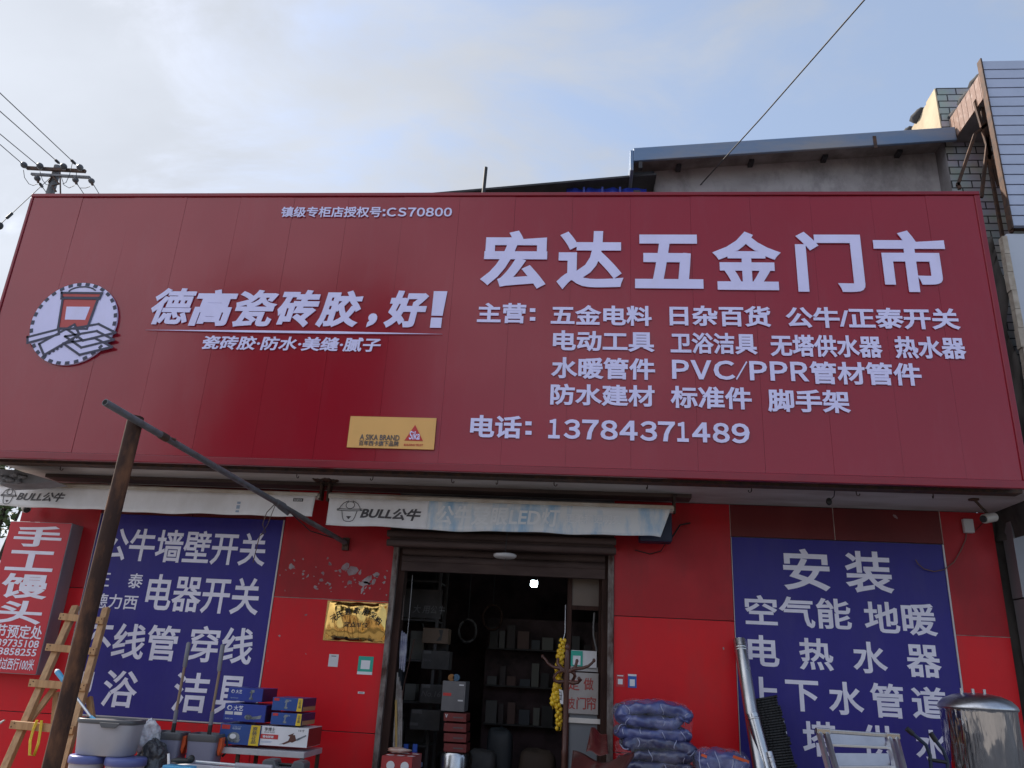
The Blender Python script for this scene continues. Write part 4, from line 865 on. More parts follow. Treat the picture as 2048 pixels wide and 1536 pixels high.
MB().tube([m + dd * .04, a0 + dd * .8 + Vector((0, 0, -.075)), a1 - dd * .02], .005, 5).build('hanging_cord', M_wire, ap)
MB().blob(a1 + Vector((.0, .02, 0)), .035, .04, .04, 10, 6, noise=.3).box((a1.x - .03, 7.75, a1.z - .07), (a1.x + .03, WY - .001, a1.z + .05)).build('wall_bracket', M_rust_dk, ap)

# timber ladder
def lp(x, y, Y): return at(x, y, Y)
ld = thing('wooden_ladder', 'rough pine trestle ladder leaning at the left blue panel behind the rusty post', 'ladder', (-4.6, 7.3, .12))
LY = lambda z: 6.75 + (z - .5) * .50
def on_lean(x, y):
    Y = 7.3
    for _ in range(12): Y = min(7.72, LY(at(x, y, Y).z))
    return at(x, y, Y)
def ext(p, q, z): return p + (q - p) * ((z - p.z) / (q.z - p.z))
for (a, c) in (((152, 1213), (12, 1532)), ((213, 1217), (126, 1536))):
    p, q = on_lean(*a), on_lean(*c); MB().bar(p, ext(p, q, .12), .062, .05).build('rail', M_wood, ld, bevel=.004)
for (a, c) in (((133, 1234), (209, 1242)), ((107, 1295), (193, 1303)), ((74, 1366), (174, 1374)), ((37, 1449), (149, 1459))):
    p, q = on_lean(*a) + Vector((0, -.05, 0)), on_lean(*c) + Vector((0, -.05, 0)); u = (q - p).normalized() * .03
    rg = MB().bar(p - u, q + u, .042, .062, up=(0, 0, 1)).build('rung', M_wood, ld, bevel=.003)
    b = MB()
    for s_ in (p, q):
        for dz in (-.014, .014): b.tube([s_ + Vector((dz * .8, -.024, dz)), s_ + Vector((dz * .8, -.0225, dz))], .006, 6)
    b.build('nail_heads', M_rust_dk, rg)
for (a, c) in (((108, 1370), (50, 1445)), ((152, 1376), (150, 1452))):
    p, q = on_lean(*a) + Vector((0, .045, 0)), on_lean(*c) + Vector((0, .05, 0)); MB().bar(p, q, .05, .03).build('brace', M_wood, ld, bevel=.003)
for (a, c) in (((100, 1385), (60, 1536)), ((165, 1395), (158, 1536))):
    p, q = on_lean(*a) + Vector((0, .10, 0)), on_lean(*c) + Vector((0, .28, 0)); MB().bar(p, ext(p, q, .12), .05, .04).build('rear_leg', M_wood, ld, bevel=.003)
c = on_lean(88, 1452) + Vector((0, -.09, 0)); lo = on_lean(78, 1508) + Vector((0, -.10, 0))
b = MB()
for o_ in (0, .012): b.tube([c + Vector((-.02 + o_, 0, .05)), c + Vector((-.035 + o_, 0, -.03)), c * .5 + lo * .5 + Vector((-.04 + o_, 0, 0)), lo + Vector((-.02 + o_, 0, 0)), lo + Vector((.02 + o_, 0, -.005)), c * .4 + lo * .6 + Vector((.035 + o_, 0, 0)), c + Vector((.03 + o_, 0, -.02)), c + Vector((.02 + o_, .0, .05))], .006, 6)
tag(b.build('strap_loop', M_yellow), 'yellow strap looped over the lowest visible rung of the wooden ladder', 'strap')

# display table carrying buckets, hidden below the picture's edge
gt = thing('goods_table', 'low plank table carrying the lidded buckets beside the rusty post', 'table', (-3.55, 6.5, .12))
MB().box((-4.3, 6.15, .50), (-2.0, 7.0, .55)).build('tabletop', M_wood, gt)
for x in (-4.25, -2.1):
    for y in (6.2, 6.9): MB().box((x, y, .12), (x + .05, y + .05, .499)).build('leg', M_wood, gt)

# spin-mop bucket
def bucket_rect(name, label, cxy, w0, d0, z0, z1, m, mr, rim, taper=.88, pw=5., group=None):
    r = thing(name, label, 'bucket', (cxy[0], cxy[1], z0), group); h = z1 - z0
    MB().lathe((cxy[0], cxy[1], z0), [(taper * .96, 0), (taper, .01), (1, h - rim), (1, h - rim + .002), (.93, h - rim + .002), (taper * .9, .03)], 48, w0 / 2, d0 / 2, pw).build('body', m, r)
    MB().lathe((cxy[0], cxy[1], z1 - rim), [(1.005, -.006), (1.035, 0), (1.04, rim * .8), (1.02, rim), (.93, rim), (.92, 0)], 48, w0 / 2, d0 / 2, pw).build('rim', mr, r)
    return r
A, B = at(165, 1443, 6.5), at(284, 1443, 6.5); zb = at(170, 1506, 6.5).z; zt = at(224, 1437, 6.5).z; cx_ = (A.x + B.x) / 2
sb = bucket_rect('spin_mop_bucket', 'large grey oval mop bucket with dark rim atop two lidded buckets', (cx_, 6.5), B.x - A.x - .02, .30, zb, zt, M_greyplastic, M_greydk, .028, .90, 3.6)
MB().prism([(0, 0), (.02, -.025), (.13, -.025), (.16, 0), (.16, .012), (0, .012)], (cx_ + .0, 6.335, zt - .03), (1, 0, 0), (0, 0, 1), (0, -.012, 0)).build('spout', M_greydk, sb, bevel=.004)
MB().lathe((cx_, 6.5, zt - .012), [(.01, 0), (.8, 0), (.8, .004), (.01, .004)], 40, (B.x - A.x) / 2, .15, 3.6).build('wringer_plate', M_greydk, sb)
# two lidded buckets beneath it
for i, (xa, xb, yl, lb) in enumerate(((142, 211, 1508, 'round grey bucket with blue lid under the mop bucket, left one'), (214, 290, 1514, 'round grey bucket with blue lid under the mop bucket, right one'))):
    Y = 6.45; A, B = at(xa, yl + 8, Y), at(xb, yl + 8, Y); zt2 = zb - .002; r_ = (B.x - A.x) / 2; c = ((A.x + B.x) / 2, Y, .55)
    r = thing('lidded_bucket', lb, 'bucket', c, 'round lidded buckets')
    MB().lathe(c, [(r_ * .78, 0), (r_ * .93, zt2 - .55 - .045)], 32).build('body', M_greyplastic, r)
    MB().lathe((c[0], c[1], zt2 - .045), [(r_ * .98, -.012), (r_, -.01), (r_ * 1.0, .03), (r_ * .95, .043), (r_ * .6, .044), (.01, .044)], 32).build('lid', M_lidblue, r)
# blue and white mop handle
p0, p1 = at(112, 1340, 6.58), at(187, 1440, 6.50); dv = p1 - p0
mh = thing('mop_handle', 'sky blue and silver mop handle leaning out of the large mop bucket', 'mop', p1)
MB().tube([p0, p0 + dv * .02, p0 + dv * .04], [.010, .019, .021], 14).build('end_cap', M_white, mh); MB().tube([p0 + dv * .04, p0 + dv * .22], [.021, .020], 14).build('grip', M_skyblue, mh)
MB().tube([p0 + dv * .22, p0 + dv * .46, p0 + dv * .94], .0105, 12).build('shaft', M_alu, mh); MB().tube([p0 + dv * .43, p0 + dv * .46, p0 + dv * .51], [.018, .018, .012], 12).build('joint_collar', M_skyblue, mh); MB().tube([p0 + dv * .93, p1 + dv * .03], [.011, .022], 12).build('lower_socket', M_skyblue, mh)
# plastic bags
def bag(name, label, c, r, m, seed, sub=1):
    rnd = random.Random(seed); b = MB(); b.blob(c, r[0], r[1], r[2], 26, 18, 2.4, .16, seed)
    o = b.build(name, m); tx = bpy.data.textures.new('crumple', 'CLOUDS'); tx.noise_scale = .06; tx.noise_depth = 3
    md = o.modifiers.new('sub', 'SUBSURF'); md.levels = md.render_levels = 2
    d = o.modifiers.new('crumple', 'DISPLACE'); d.texture = tx; d.strength = .05; d.texture_coords = 'LOCAL'
    return tag(o, label, 'plastic bag')
c = at(297, 1478, 6.75); bag('plastic_bag', 'crumpled clear white plastic bag between the mop buckets', (c.x, 6.75, c.z - .01), (.085, .09, .14), M_clearbag, 3)
c = at(292, 1522, 6.62); bag('plastic_bag', 'crumpled shiny black plastic bag under the clear bag', (c.x, 6.70, c.z - .06), (.12, .11, .20), M_blackbag, 5)
# flat-mop sets
def flat_mop(lb1, lb2, xa, xb, yt, top, grip, gold, low, Y):
    A, B = at(xa, yt, Y), at(xb, yt + 5, Y); zt = (A.z + B.z) / 2; cx_ = (A.x + B.x) / 2; w_ = B.x - A.x
    r = bucket_rect('flat_mop_bucket', lb1, (cx_, Y), w_ * .95, w_ * .8, .55, zt, M_bluegrey, M_greydk, .052, .80, 7, 'tall square flat mop buckets')
    MB().prism([(0, 0), (.03, .01), (.035, -.06), (.015, -.13), (0, -.10)], (cx_ + w_ * .47, Y - w_ * .2, zt - .03), (1, 0, 0), (0, 0, 1), (0, .06, 0)).build('side_clip', M_orange, r, bevel=.004)
    MB().tube([(cx_ + w_ * .50, Y + .06, zt - .02), (cx_ + w_ * .60, Y + .05, zt - .06), (cx_ + w_ * .60, Y + .05, zt - .14), (cx_ + w_ * .50, Y + .06, zt - .17)], .010, 8).build('handle', M_black, r)
    P = [at(*q, Y) for q in (top, grip, gold, low)]; bt = Vector((P[3].x - (P[2].x - P[3].x) * .0, Y, zt - .25)); d = (P[3] - P[0]).normalized()
    mp_ = thing('flat_mop', lb2, 'mop', bt, 'flat mops standing in their buckets')
    MB().tube([P[0], P[0] + d * .012, P[0] + d * .2, P[1]], [.010, .019, .018, .017], 14).build('grip', mat('mop_grip_grey', (.17, .165, .19), .45), mp_)
    MB().tube([P[1], P[2]], .0115, 12).build('shaft', mat('mop_shaft_bronze', (.26, .19, .14), .3, .6), mp_)
    MB().tube([P[2], P[3]], [.017, .0165], 14).build('lower_sleeve', mat('mop_grip_grey', (.17, .165, .19), .45), mp_); MB().tube([P[3], P[3] + d * .25], [.017, .02], 12).build('hinge_stem', M_black, mp_)
flat_mop('tall grey square mop bucket beside the plastic bags', 'flat mop with grey grip in the bucket beside the plastic bags', 315, 374, 1460, (378, 1284), (369, 1334), (353, 1420), (349, 1446), 6.9)
flat_mop('tall grey square mop bucket beside the blue tool cartons', 'flat mop with grey grip in the bucket beside the tool cartons', 385, 446, 1464, (446, 1288), (439, 1342), (425, 1423), (421, 1450), 6.9)

# tool cartons on the steel-edged stand
def carton(label, tl, br, Y, depth, m, side_m=None, group='boxed power tools on the stand'):
    A, B = at(*tl, Y), at(*br, Y)
    r = thing('tool_carton', label, 'box', ((A.x + B.x) / 2, Y + depth / 2, B.z), group)
    MB().box((A.x, Y, B.z), (B.x, Y + depth, A.z)).build('body', m, r, bevel=.002)
    if side_m: MB().box((B.x - .0002, Y + .003, B.z + .003), (B.x + .0014, Y + depth - .003, A.z - .003)).build('side_print', side_m, r)
    return r, (A.x, B.x, B.z, A.z, Y - .0006)
def txt(r, q, body, x0, x1, y0, y1, m, bold=.015, shear=0., name='lettering', t=.001):
    X0, X1, Z0, Z1, y = q; w_, h = X1 - X0, Z1 - Z0
    return put(MB(), body, (X0 + w_ * x0, y, Z0 + h * y0), (w_ * (x1 - x0), 0, 0), (0, 0, h * (y1 - y0)), (0, -t, 0), bold, shear).build(name, m, r)
def art(r, q, polys, m, name='tool_picture', t=.0012):
    X0, X1, Z0, Z1, y = q; w_, h = X1 - X0, Z1 - Z0; b = MB()
    for i, pl_ in enumerate(polys): b.prism(pl_, (X0, y, Z0), (w_, 0, 0), (0, 0, h), (0, -t - .0001 * i, 0))
    return b.build(name, m, r)
def ring(cx_, cy_, rx, ry, n=14): return [(cx_ + rx * math.cos(6.2832 * i / n), cy_ + ry * math.sin(6.2832 * i / n)) for i in range(n)]
M_pic = mat('tool_print_grey', (.22, .24, .26), .5, col2=(.05, .06, .07), scale=30); M_pic2 = mat('tool_print_dark', (.03, .03, .035), .5); M_pale = mat('pale_print', (.36, .42, .58), .5)
drill = [[(.62, .62), (.66, .86), (.76, .88), (.76, .70), (.70, .64)], [(.655, .3), (.70, .3), (.71, .66), (.665, .66)], [(.63, .15), (.74, .15), (.74, .30), (.63, .30)]]
r, q = carton('small dark blue tool carton, topmost of the left stack', (458, 1374), (523, 1404.5), 6.98, .34, M_cardblue, M_cardnavy)
txt(r, q, '大艺', .22, .40, .56, .84, M_white); art(r, q, [ring(.14, .70, .05, .14, 6)], M_white, 'round_logo'); art(r, q, [ring(.145, .69, .032, .09, 6)], M_cardblue, 'logo_core', .0022); art(r, q, drill, M_pic); txt(r, q, 'BRUSHLESS', .1, .32, .18, .25, M_pale, .0)
r, q = carton('dark blue tool carton with large white logo, middle of the left stack', (451, 1406), (528, 1445.5), 6.97, .36, M_cardblue, M_cardnavy)
txt(r, q, '大艺', .22, .45, .60, .90, M_white); art(r, q, [ring(.12, .76, .065, .15, 6)], M_white, 'round_logo'); art(r, q, [ring(.128, .75, .042, .10, 6)], M_cardblue, 'logo_core', .0022)
art(r, q, [[(.03, .36), (.22, .36), (.22, .54), (.03, .54)], [(.25, .36), (.44, .36), (.44, .54), (.25, .54)]], M_paper, 'white_tag'); art(r, q, [ring(.60, .26, .09, .15), [(.62, .26), (.80, .34), (.92, .42), (.90, .20), (.70, .14)]], M_pic); txt(r, q, '角磨机 20V', .04, .24, .08, .17, M_pale, 0)
r, q = carton('blue tool carton with red logo and yellow band, bottom of the left stack', (442, 1446.5), (517, 1492), 6.95, .36, M_cardblue2, M_cardnavy)
art(r, q, [[(.04, .74), (.24, .74), (.24, .95), (.04, .95)]], M_red, 'red_logo'); txt(r, q, '东成', .06, .22, .78, .92, M_white); txt(r, q, '电圆锯', .30, .50, .74, .84, M_pale, .01); txt(r, q, 'POWER TOOLS', .30, .52, .87, .92, M_pale, 0); art(r, q, [ring(.36, .36, .15, .25), [(.40, .2), (.54, .3), (.5, .12), (.4, .08)]], M_pic); art(r, q, [ring(.34, .40, .08, .13)], M_white, 'saw_blade', .003)
art(r, q, [[(.74, .22), (.76, 1.0), (.985, 1.0), (.985, .0), (.74, .0)]], M_yellow, 'yellow_band')
txt(r, q, '原\n装\n正\n品', .80, .92, .10, .92, M_ink, .01, t=.003)
r, q = carton('long white chainsaw carton with red label and saw picture', (518.5, 1451), (613, 1496), 6.96, .36, M_cardwhite, M_cardred)
txt(r, q, '李博士', .12, .33, .74, .94, M_ink, .02); txt(r, q, 'DR.LEE TOOLS', .12, .33, .66, .71, M_ink, .006); art(r, q, [[(.02, .34), (.41, .34), (.41, .58), (.02, .58)]], M_red, 'red_label'); txt(r, q, '锂电链锯', .10, .32, .39, .52, M_white, .015, t=.003)
art(r, q, [[(.62, .30), (.66, .62), (.74, .62), (.78, .34), (.70, .22)], [(.50, .14), (.64, .34), (.66, .24), (.54, .10)], [(.60, .58), (.72, .72), (.70, .62), (.64, .52)]], mat('saw_body', (.10, .03, .02), .5), 'saw_body'); art(r, q, [[(.76, .40), (.96, .66), (.97, .60), (.79, .32)], [(.44, .10), (.52, .16), (.52, .12)]], M_pic, 'saw_bar'); art(r, q, [[(.08, .2), (.30, .2), (.30, .22), (.08, .22)], [(.08, .15), (.28, .15), (.28, .17), (.08, .17)]], M_pale, 'small_print'); txt(r, q, '16寸', .80, .92, .80, .92, M_ink, .01)
for i, (tl, br, lb) in enumerate((((546.5, 1394), (603, 1423.5), 'blue drill carton with yellow band, upper of the right pair'), ((543.5, 1424.5), (601, 1452), 'blue drill carton with yellow band resting on the white chainsaw carton'))):
    r, q = carton(lb, tl, br, 6.98 - .005 * i, .36, M_cardblue2, M_cardnavy)
    art(r, q, [[(.05, .74), (.22, .74), (.22, .95), (.05, .95)]], M_red, 'red_logo'); txt(r, q, '东成', .07, .20, .78, .92, M_white); txt(r, q, '充电钻', .44, .62, .74, .86, M_pale, .01); art(r, q, [[(a * 1.0 - .22, c) for a, c in pl_] for pl_ in drill], M_pic); art(r, q, [[(.83, .2), (.85, 1), (.995, 1), (.995, 0), (.83, 0)]], M_yellow, 'yellow_band'); txt(r, q, '正\n品', .88, .96, .25, .85, M_ink, .01, t=.003)
    X0, X1, Z0, Z1, y = q; MB().box((X1 + .0016, 7.0, Z0 + .002), (X1 + .003, 7.33, Z0 + .035)).build('tape_strip', mat('tape_brown', (.40, .22, .11), .5), r)
A, B = at(440, 1492, 6.92), at(604, 1500, 6.92); zt = at(517, 1496, 6.95).z - .006
st = thing('display_stand', 'steel edged display stand carrying the tool cartons', 'stand', ((A.x + B.x) / 2, 7.1, .12))
MB().box((A.x, 6.90, zt - .045), (B.x + .03, 7.38, zt)).build('top_tray', mat('stand_tray', (.50, .50, .53), .35, .3, col2=(.42, .42, .46), scale=5), st, bevel=.003)
for x in (A.x + .14, B.x - .01):
    for y in (6.93, 7.34): MB().box((x, y, .12), (x + .028, y + .028, zt - .046)).build('leg', M_rust_dk, st)
# toolbox, trimmer and blue tray at the very front
A, B = at(529, 1517, 6.4), at(614, 1517, 6.4)
MBt = thing('tool_case', 'dark grey plastic tool case standing before the display stand', 'tool case', ((A.x + B.x) / 2, 6.4, .12)); h = A.z - .12; w_ = B.x - A.x
MB().prism([(0, 0), (w_, 0), (w_, h * .98), (w_ * .93, h), (w_ * .74, h), (w_ * .68, h - .045), (w_ * .34, h - .045), (w_ * .28, h), (w_ * .06, h), (0, h * .98)], (A.x, 6.36, .12), (1, 0, 0), (0, 0, 1), (0, .14, 0)).build('shell', M_greydk, MBt, bevel=.008)
MB().tube([(A.x + w_ * .30, 6.43, .12 + h - .02), (A.x + w_ * .32, 6.43, .12 + h - .035), (A.x + w_ * .68, 6.43, .12 + h - .035), (A.x + w_ * .72, 6.43, .12 + h - .02)], .011, 8).build('handle', M_black, MBt)
ft = thing('folding_table', 'low folding table at the front edge holding the pole tool', 'table', (-2.55, 6.2, -.02)); zf = at(430, 1532, 6.15).z - .02
MB().box((-2.95, 6.0, zf - .03), (-2.05, 6.34, zf)).build('tabletop', M_paper, ft)
for x in (-2.9, -2.12):
    for y in (6.03, 6.30): MB().box((x, y, -.02), (x + .02, y + .02, zf - .031)).build('leg', M_alu, ft)
P = [at(*p_, 6.12) for p_ in ((344, 1521), (384, 1522), (392, 1523), (471, 1530), (544, 1535))]
for p_ in P: p_.z = max(p_.z, zf + .012)
pt = thing('pole_tool', 'silver pole tool with black joints lying along the front edge', 'tool', P[2])
MB().tube([P[0], P[0] + (P[1] - P[0]) * .3, P[1]], [.012, .022, .016], 12).blob(P[1] + Vector((-.01, 0, .012)), .028, .025, .028, 10, 8).build('joint', M_black, pt); MB().tube([P[2], P[3]], .0105, 12).build('shaft', M_alu, pt); MB().tube([P[3], P[4]], .0165, 14).build('grip', M_greyplastic, pt)
A, B = at(330, 1531, 6.05), at(388, 1534, 6.05)
tag(MB().box((A.x, 6.01, zf + .0005), (B.x, 6.10, zf + .02)).build('blue_case', M_skyblue, bevel=.006), 'flat sky blue plastic case at the front edge under the pole tool', 'case')
p = at(337, 1530, 6.25); q = at(337, 1507, 6.25)
tag(MB().tube([(p.x, p.y, zf), q], .009, 10).build('white_rod', M_white), 'short white upright rod before the left flat mop bucket', 'rod')
p = at(0, 1446, 6.8); tag(MB().tube([p + Vector((-.1, 0, -.05)), p, p + Vector((.035, 0, .025))], [.012, .012, .006], 10).tube([p + Vector((-.1, .01, -.05)), p + Vector((-.1, .01, -1.1))], .01, 8).build('faucet', M_chrome), 'chrome spout poking in at the far left edge', 'tap')

# ------------------------------------------------------------------ doorway contents
RX = lambda px, py, Y: at(px, py, Y)
# fixed side leaf: brown frame with panels, notice and paper
fr = thing('side_door_leaf', 'brown framed fixed door leaf on the right inside the doorway', 'door leaf', (.05, 8.0, .12))
xa, xb = at(1137, 1300, 8.0).x, at(1203, 1300, 8.0).x; z_ = lambda y: at(1165, y, 8.0).z
for x in (xa, xb - .01): MB().box((x - .022, 7.975, .12), (x + .022, 8.02, 2.72)).build('stile', M_brownframe, fr, bevel=.003)
for y in (1216, 1338): MB().box((xa + .023, 7.98, z_(y) - .02), (xb - .033, 8.015, z_(y) + .02)).build('cross_rail', M_brownframe if y < 1300 else mat('white_rail', (.40, .38, .38), .5), fr)
MB().box((xa + .023, 7.99, z_(1212)), (xb - .033, 8.005, 2.71)).build('upper_panel', mat('brown_panel', (.13, .09, .065), .45, col2=(.11, .075, .055), scale=2), fr)
MB().box((xa + .023, 7.99, .13), (xb - .033, 8.005, z_(1425))).build('lower_panel', mat('grey_panel', (.17, .18, .20), .4), fr)
MB().box((xa + .02, 7.96, z_(1446)), (xb, 8.0, z_(1436))).build('white_ledge', M_alu, fr)
M_note = mat('notice_board', (.40, .365, .35), .6, col2=(.33, .29, .27), scale=4)
A, B = at(1139, 1344, 7.96), at(1196, 1430, 7.96)
nt_ = thing('notice_board', 'pale notice with red hand painted door curtain characters behind the coat stand', 'notice', ((A.x + B.x) / 2, 7.96, B.z))
MB().box((A.x, 7.956, B.z), (B.x, 7.974, A.z)).build('board', M_note, nt_, bevel=.003)
for it in (('定', 1136, 1159, 1357, 1380), ('做', 1167, 1187, 1355, 1380), ('皮', 1136, 1150, 1394, 1418), ('门', 1153, 1172, 1394, 1418), ('帘', 1173, 1192, 1393, 1420)): put_px(MB(), *it, 7.9555, .012, 0, .0015).build('lettering', mat('brush_red', (.40, .035, .03), .6, col2=(.30, .06, .05), scale=20), nt_)
A, B = at(1143, 1300, 7.955), at(1193, 1336, 7.955)
pp = tag(MB().box((A.x, 7.955, B.z), (B.x, 7.958, A.z)).build('white_sheet', M_paper), 'white paper sheet taped above the red lettered notice in the doorway', 'paper')
A, B = at(1142, 1301, 7.951), at(1165, 1333, 7.951)
gc = thing('payment_card', 'green card on the white sheet behind the coat stand hooks', 'card', ((A.x + B.x) / 2, 7.951, B.z), G)
MB().box((A.x, 7.950, B.z), (B.x, 7.953, A.z)).build('card', M_green, gc); on(gc, (A.x, B.x, B.z, A.z, 7.9496), 'white_field', M_white, .18, .82, .08, .68)
b = MB(); b.tube([at(x, y, 8.05) for x, y in ((1189, 1225), (1187, 1250), (1187, 1270), (1191, 1290), (1194, 1302))], .010, 8)
tag(b.build('hose', mat('hose_grey', (.16, .15, .15), .5)), 'thin grey hose hanging in the dark pane of the side door leaf', 'hose')
# coat stand
Yc = 7.25
cs = thing('coat_stand', 'dark brown wooden coat stand with curled hooks before the doorway', 'coat stand', (at(1131, 1400, Yc).x, Yc, .12))
top, bot = at(1133, 1297, Yc), at(1130, 1536, Yc); xm = (top.x + bot.x) / 2
MB().tube([(xm, Yc, .14), (xm, Yc, .8), (xm, Yc, 1.0), (xm, Yc, 1.02), (xm, Yc, 1.04), (xm, Yc, at(1131, 1372, Yc).z), (xm, Yc, at(1131, 1368, Yc).z), (xm, Yc, at(1131, 1312, Yc).z), (xm, Yc, top.z - .02), (xm, Yc, top.z)], [.026, .025, .024, .029, .023, .022, .028, .02, .017, .010], 16).build('post', M_brown, cs)
MB().blob((xm, Yc, top.z + .012), .022, .022, .03, 12, 8).build('finial', M_brown, cs)
for a in range(4): t = a * 1.571 + .6; MB().tube([(xm, Yc, .26), (xm + .1 * math.cos(t), Yc + .1 * math.sin(t), .25), (xm + .22 * math.cos(t), Yc + .22 * math.sin(t), .135)], [.018, .02, .015], 8).build('foot', M_brown, cs)
for pts in (((1131, 1345), (1118, 1336), (1106, 1334), (1096, 1327), (1090, 1318), (1085, 1313)), ((1133, 1346), (1148, 1338), (1166, 1336), (1177, 1332), (1184, 1326), (1188, 1321)), ((1133, 1343), (1145, 1340), (1151, 1333), (1154, 1322)), ((1130, 1342), (1120, 1334), (1115, 1326), (1116, 1319)),
            ((1130, 1362), (1118, 1364), (1110, 1362), (1108, 1354), (1114, 1346), (1122, 1342)), ((1133, 1362), (1146, 1366), (1156, 1365), (1162, 1359), (1158, 1357)), ((1134, 1338), (1148, 1346), (1150, 1352), (1146, 1360))):
    n = len(pts); dy = {0: 0}; k = hash(pts[1]) % 3; yo = (-.05, .0, .05)[k]
    h_ = MB().tube([at(x, y, Yc) + Vector((0, yo * i / n, 0)) for i, (x, y) in enumerate(pts)], [.015, .017, .014, .012, .011, .010][:n], 10).build('hook', M_brown, cs)
    e_ = at(*pts[-1], Yc) + Vector((0, yo * (n - 1) / n, 0)); MB().blob(e_, .014, .014, .017, 10, 7).build('knob', M_brown, h_)
# hanging corn
Yk = 7.35; rr = random.Random(8); b = MB()
def cobs(x0, y0, x1, y1, n, r):
    for i in range(n):
        t = i / (n - 1); c = at(x0 + (x1 - x0) * t, y0 + (y1 - y0) * t, Yk); a = i * 2.4; b.blob(c + Vector((math.cos(a) * .018, math.sin(a) * .018, rr.uniform(-.008, .008))), r, r, r * 1.15, 8, 6, noise=.12, seed=i)
cobs(1125, 1280, 1119, 1345, 26, .017); cobs(1121, 1300, 1113, 1380, 26, .020); cobs(1116, 1362, 1107, 1408, 22, .022); cobs(1116, 1378, 1118, 1455, 26, .017)
b.tube([at(1103, 1405, Yk), at(1106, 1418, Yk), at(1111, 1414, Yk), at(1112, 1408, Yk)], .005, 6).tube([at(1114, 1450, Yk), at(1116, 1462, Yk), at(1121, 1461, Yk), at(1122, 1450, Yk)], .005, 6)
ck = thing('corn_string', 'hanging string of bright yellow corn cobs beside the coat stand', 'corn string', at(1126, 1280, Yk))
b.build('cobs', M_corn, ck); MB().tube([at(1125, 1284, Yk), at(1130, 1266, Yk), at(1131, 1210, Yk + .3)], .003, 5).build('cord', M_paper, ck)
A, B = at(1118, 1378, Yk - .05), at(1128, 1407, Yk - .05)
MB().obox((A.x, Yk - .06, A.z), (B.x - A.x - .012, 0, -.01), (.014, 0, B.z - A.z), (0, .003, 0)).build('price_tag', M_white, ck); put(MB(), '玉米', (A.x + .008, Yk - .0605, B.z + .025), (.022, 0, -.004), (-.006, 0, .075), (0, -.001, 0), .02).build('lettering', M_ink, ck)
# maroon leather sheet slung low
ch = thing('maroon_hide', 'sagging maroon leather sheet by the coat stand foot', 'leather sheet', (.2, 6.9, .12))
E1, E2, E3, E4 = at(1146, 1500, 7.2), at(1268, 1506, 6.6), at(1225, 1560, 6.3), at(1140, 1560, 6.8)
def hf(u, v):
    p_ = (E1 * (1 - u) + E2 * u) * (1 - v) + (E4 * (1 - u) + E3 * u) * v; sag = .10 * math.sin(math.pi * min(1, u * 1.0)) * (1 - v * .3)
    return (p_.x, p_.y + .06 * math.sin(3 * u), p_.z - sag * .7 + .015 * math.sin(9 * u + 4 * v))
MB().sheet(hf, 24, 14, (0, .012, -.03)).build('seat_sheet', M_maroon, ch)
F1, F2, F3, F4 = at(1172, 1504, 7.0), at(1182, 1455, 7.35), at(1213, 1472, 7.3), at(1216, 1512, 6.95)
MB().sheet(lambda u, v: tuple((F1 * (1 - u) + F4 * u) * (1 - v) + (F2 * (1 - u) + F3 * u) * v + Vector((0, .02 * math.sin(5 * u + 6 * v), .012 * math.sin(8 * u)))), 16, 16, (.005, .02, 0)).build('turned_flap', mat('maroon_pattern', (.10, .018, .016), .4, col2=(.20, .06, .055), scale=16, mixlo=.55, mixhi=.7, bump=.006), ch)
MB().box((.02, 6.4, .12), (.30, 6.95, .80)).build('support_block', M_maroon, ch)

# shelving and goods inside
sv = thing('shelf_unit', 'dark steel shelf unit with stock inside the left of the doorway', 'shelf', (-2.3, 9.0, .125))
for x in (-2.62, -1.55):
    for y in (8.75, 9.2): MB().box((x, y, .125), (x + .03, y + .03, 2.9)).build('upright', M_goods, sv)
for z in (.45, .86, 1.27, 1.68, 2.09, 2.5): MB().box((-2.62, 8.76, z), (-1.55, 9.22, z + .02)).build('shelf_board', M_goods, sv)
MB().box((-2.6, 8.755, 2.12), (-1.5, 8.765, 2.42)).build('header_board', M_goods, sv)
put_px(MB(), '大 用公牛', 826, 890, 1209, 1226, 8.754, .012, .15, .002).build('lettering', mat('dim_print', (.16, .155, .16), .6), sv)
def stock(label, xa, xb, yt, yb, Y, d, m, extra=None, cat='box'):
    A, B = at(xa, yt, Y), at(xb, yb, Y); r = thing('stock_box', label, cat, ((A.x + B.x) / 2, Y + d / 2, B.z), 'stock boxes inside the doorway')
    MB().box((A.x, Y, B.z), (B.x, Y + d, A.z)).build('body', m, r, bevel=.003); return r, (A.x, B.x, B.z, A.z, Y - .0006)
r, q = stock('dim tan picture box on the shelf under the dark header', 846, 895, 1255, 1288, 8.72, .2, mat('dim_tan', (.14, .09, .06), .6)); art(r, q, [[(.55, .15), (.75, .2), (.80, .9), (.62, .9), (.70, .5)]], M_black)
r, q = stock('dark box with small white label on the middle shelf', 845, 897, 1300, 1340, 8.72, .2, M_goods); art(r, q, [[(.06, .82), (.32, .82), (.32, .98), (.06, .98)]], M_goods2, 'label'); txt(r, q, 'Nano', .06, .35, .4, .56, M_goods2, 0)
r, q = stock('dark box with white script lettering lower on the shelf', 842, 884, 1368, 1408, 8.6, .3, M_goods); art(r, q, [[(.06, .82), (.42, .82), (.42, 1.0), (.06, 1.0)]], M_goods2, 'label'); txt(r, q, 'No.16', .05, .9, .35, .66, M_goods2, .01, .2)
r, q = stock('dark wide box with white label near the bottom shelf', 822, 878, 1418, 1462, 8.5, .3, M_goods); art(r, q, [[(.04, .8), (.38, .8), (.38, 1.0), (.04, 1.0)], [(.0, .2), (.28, .2), (.28, .34), (.0, .34)]], M_goods2, 'label')
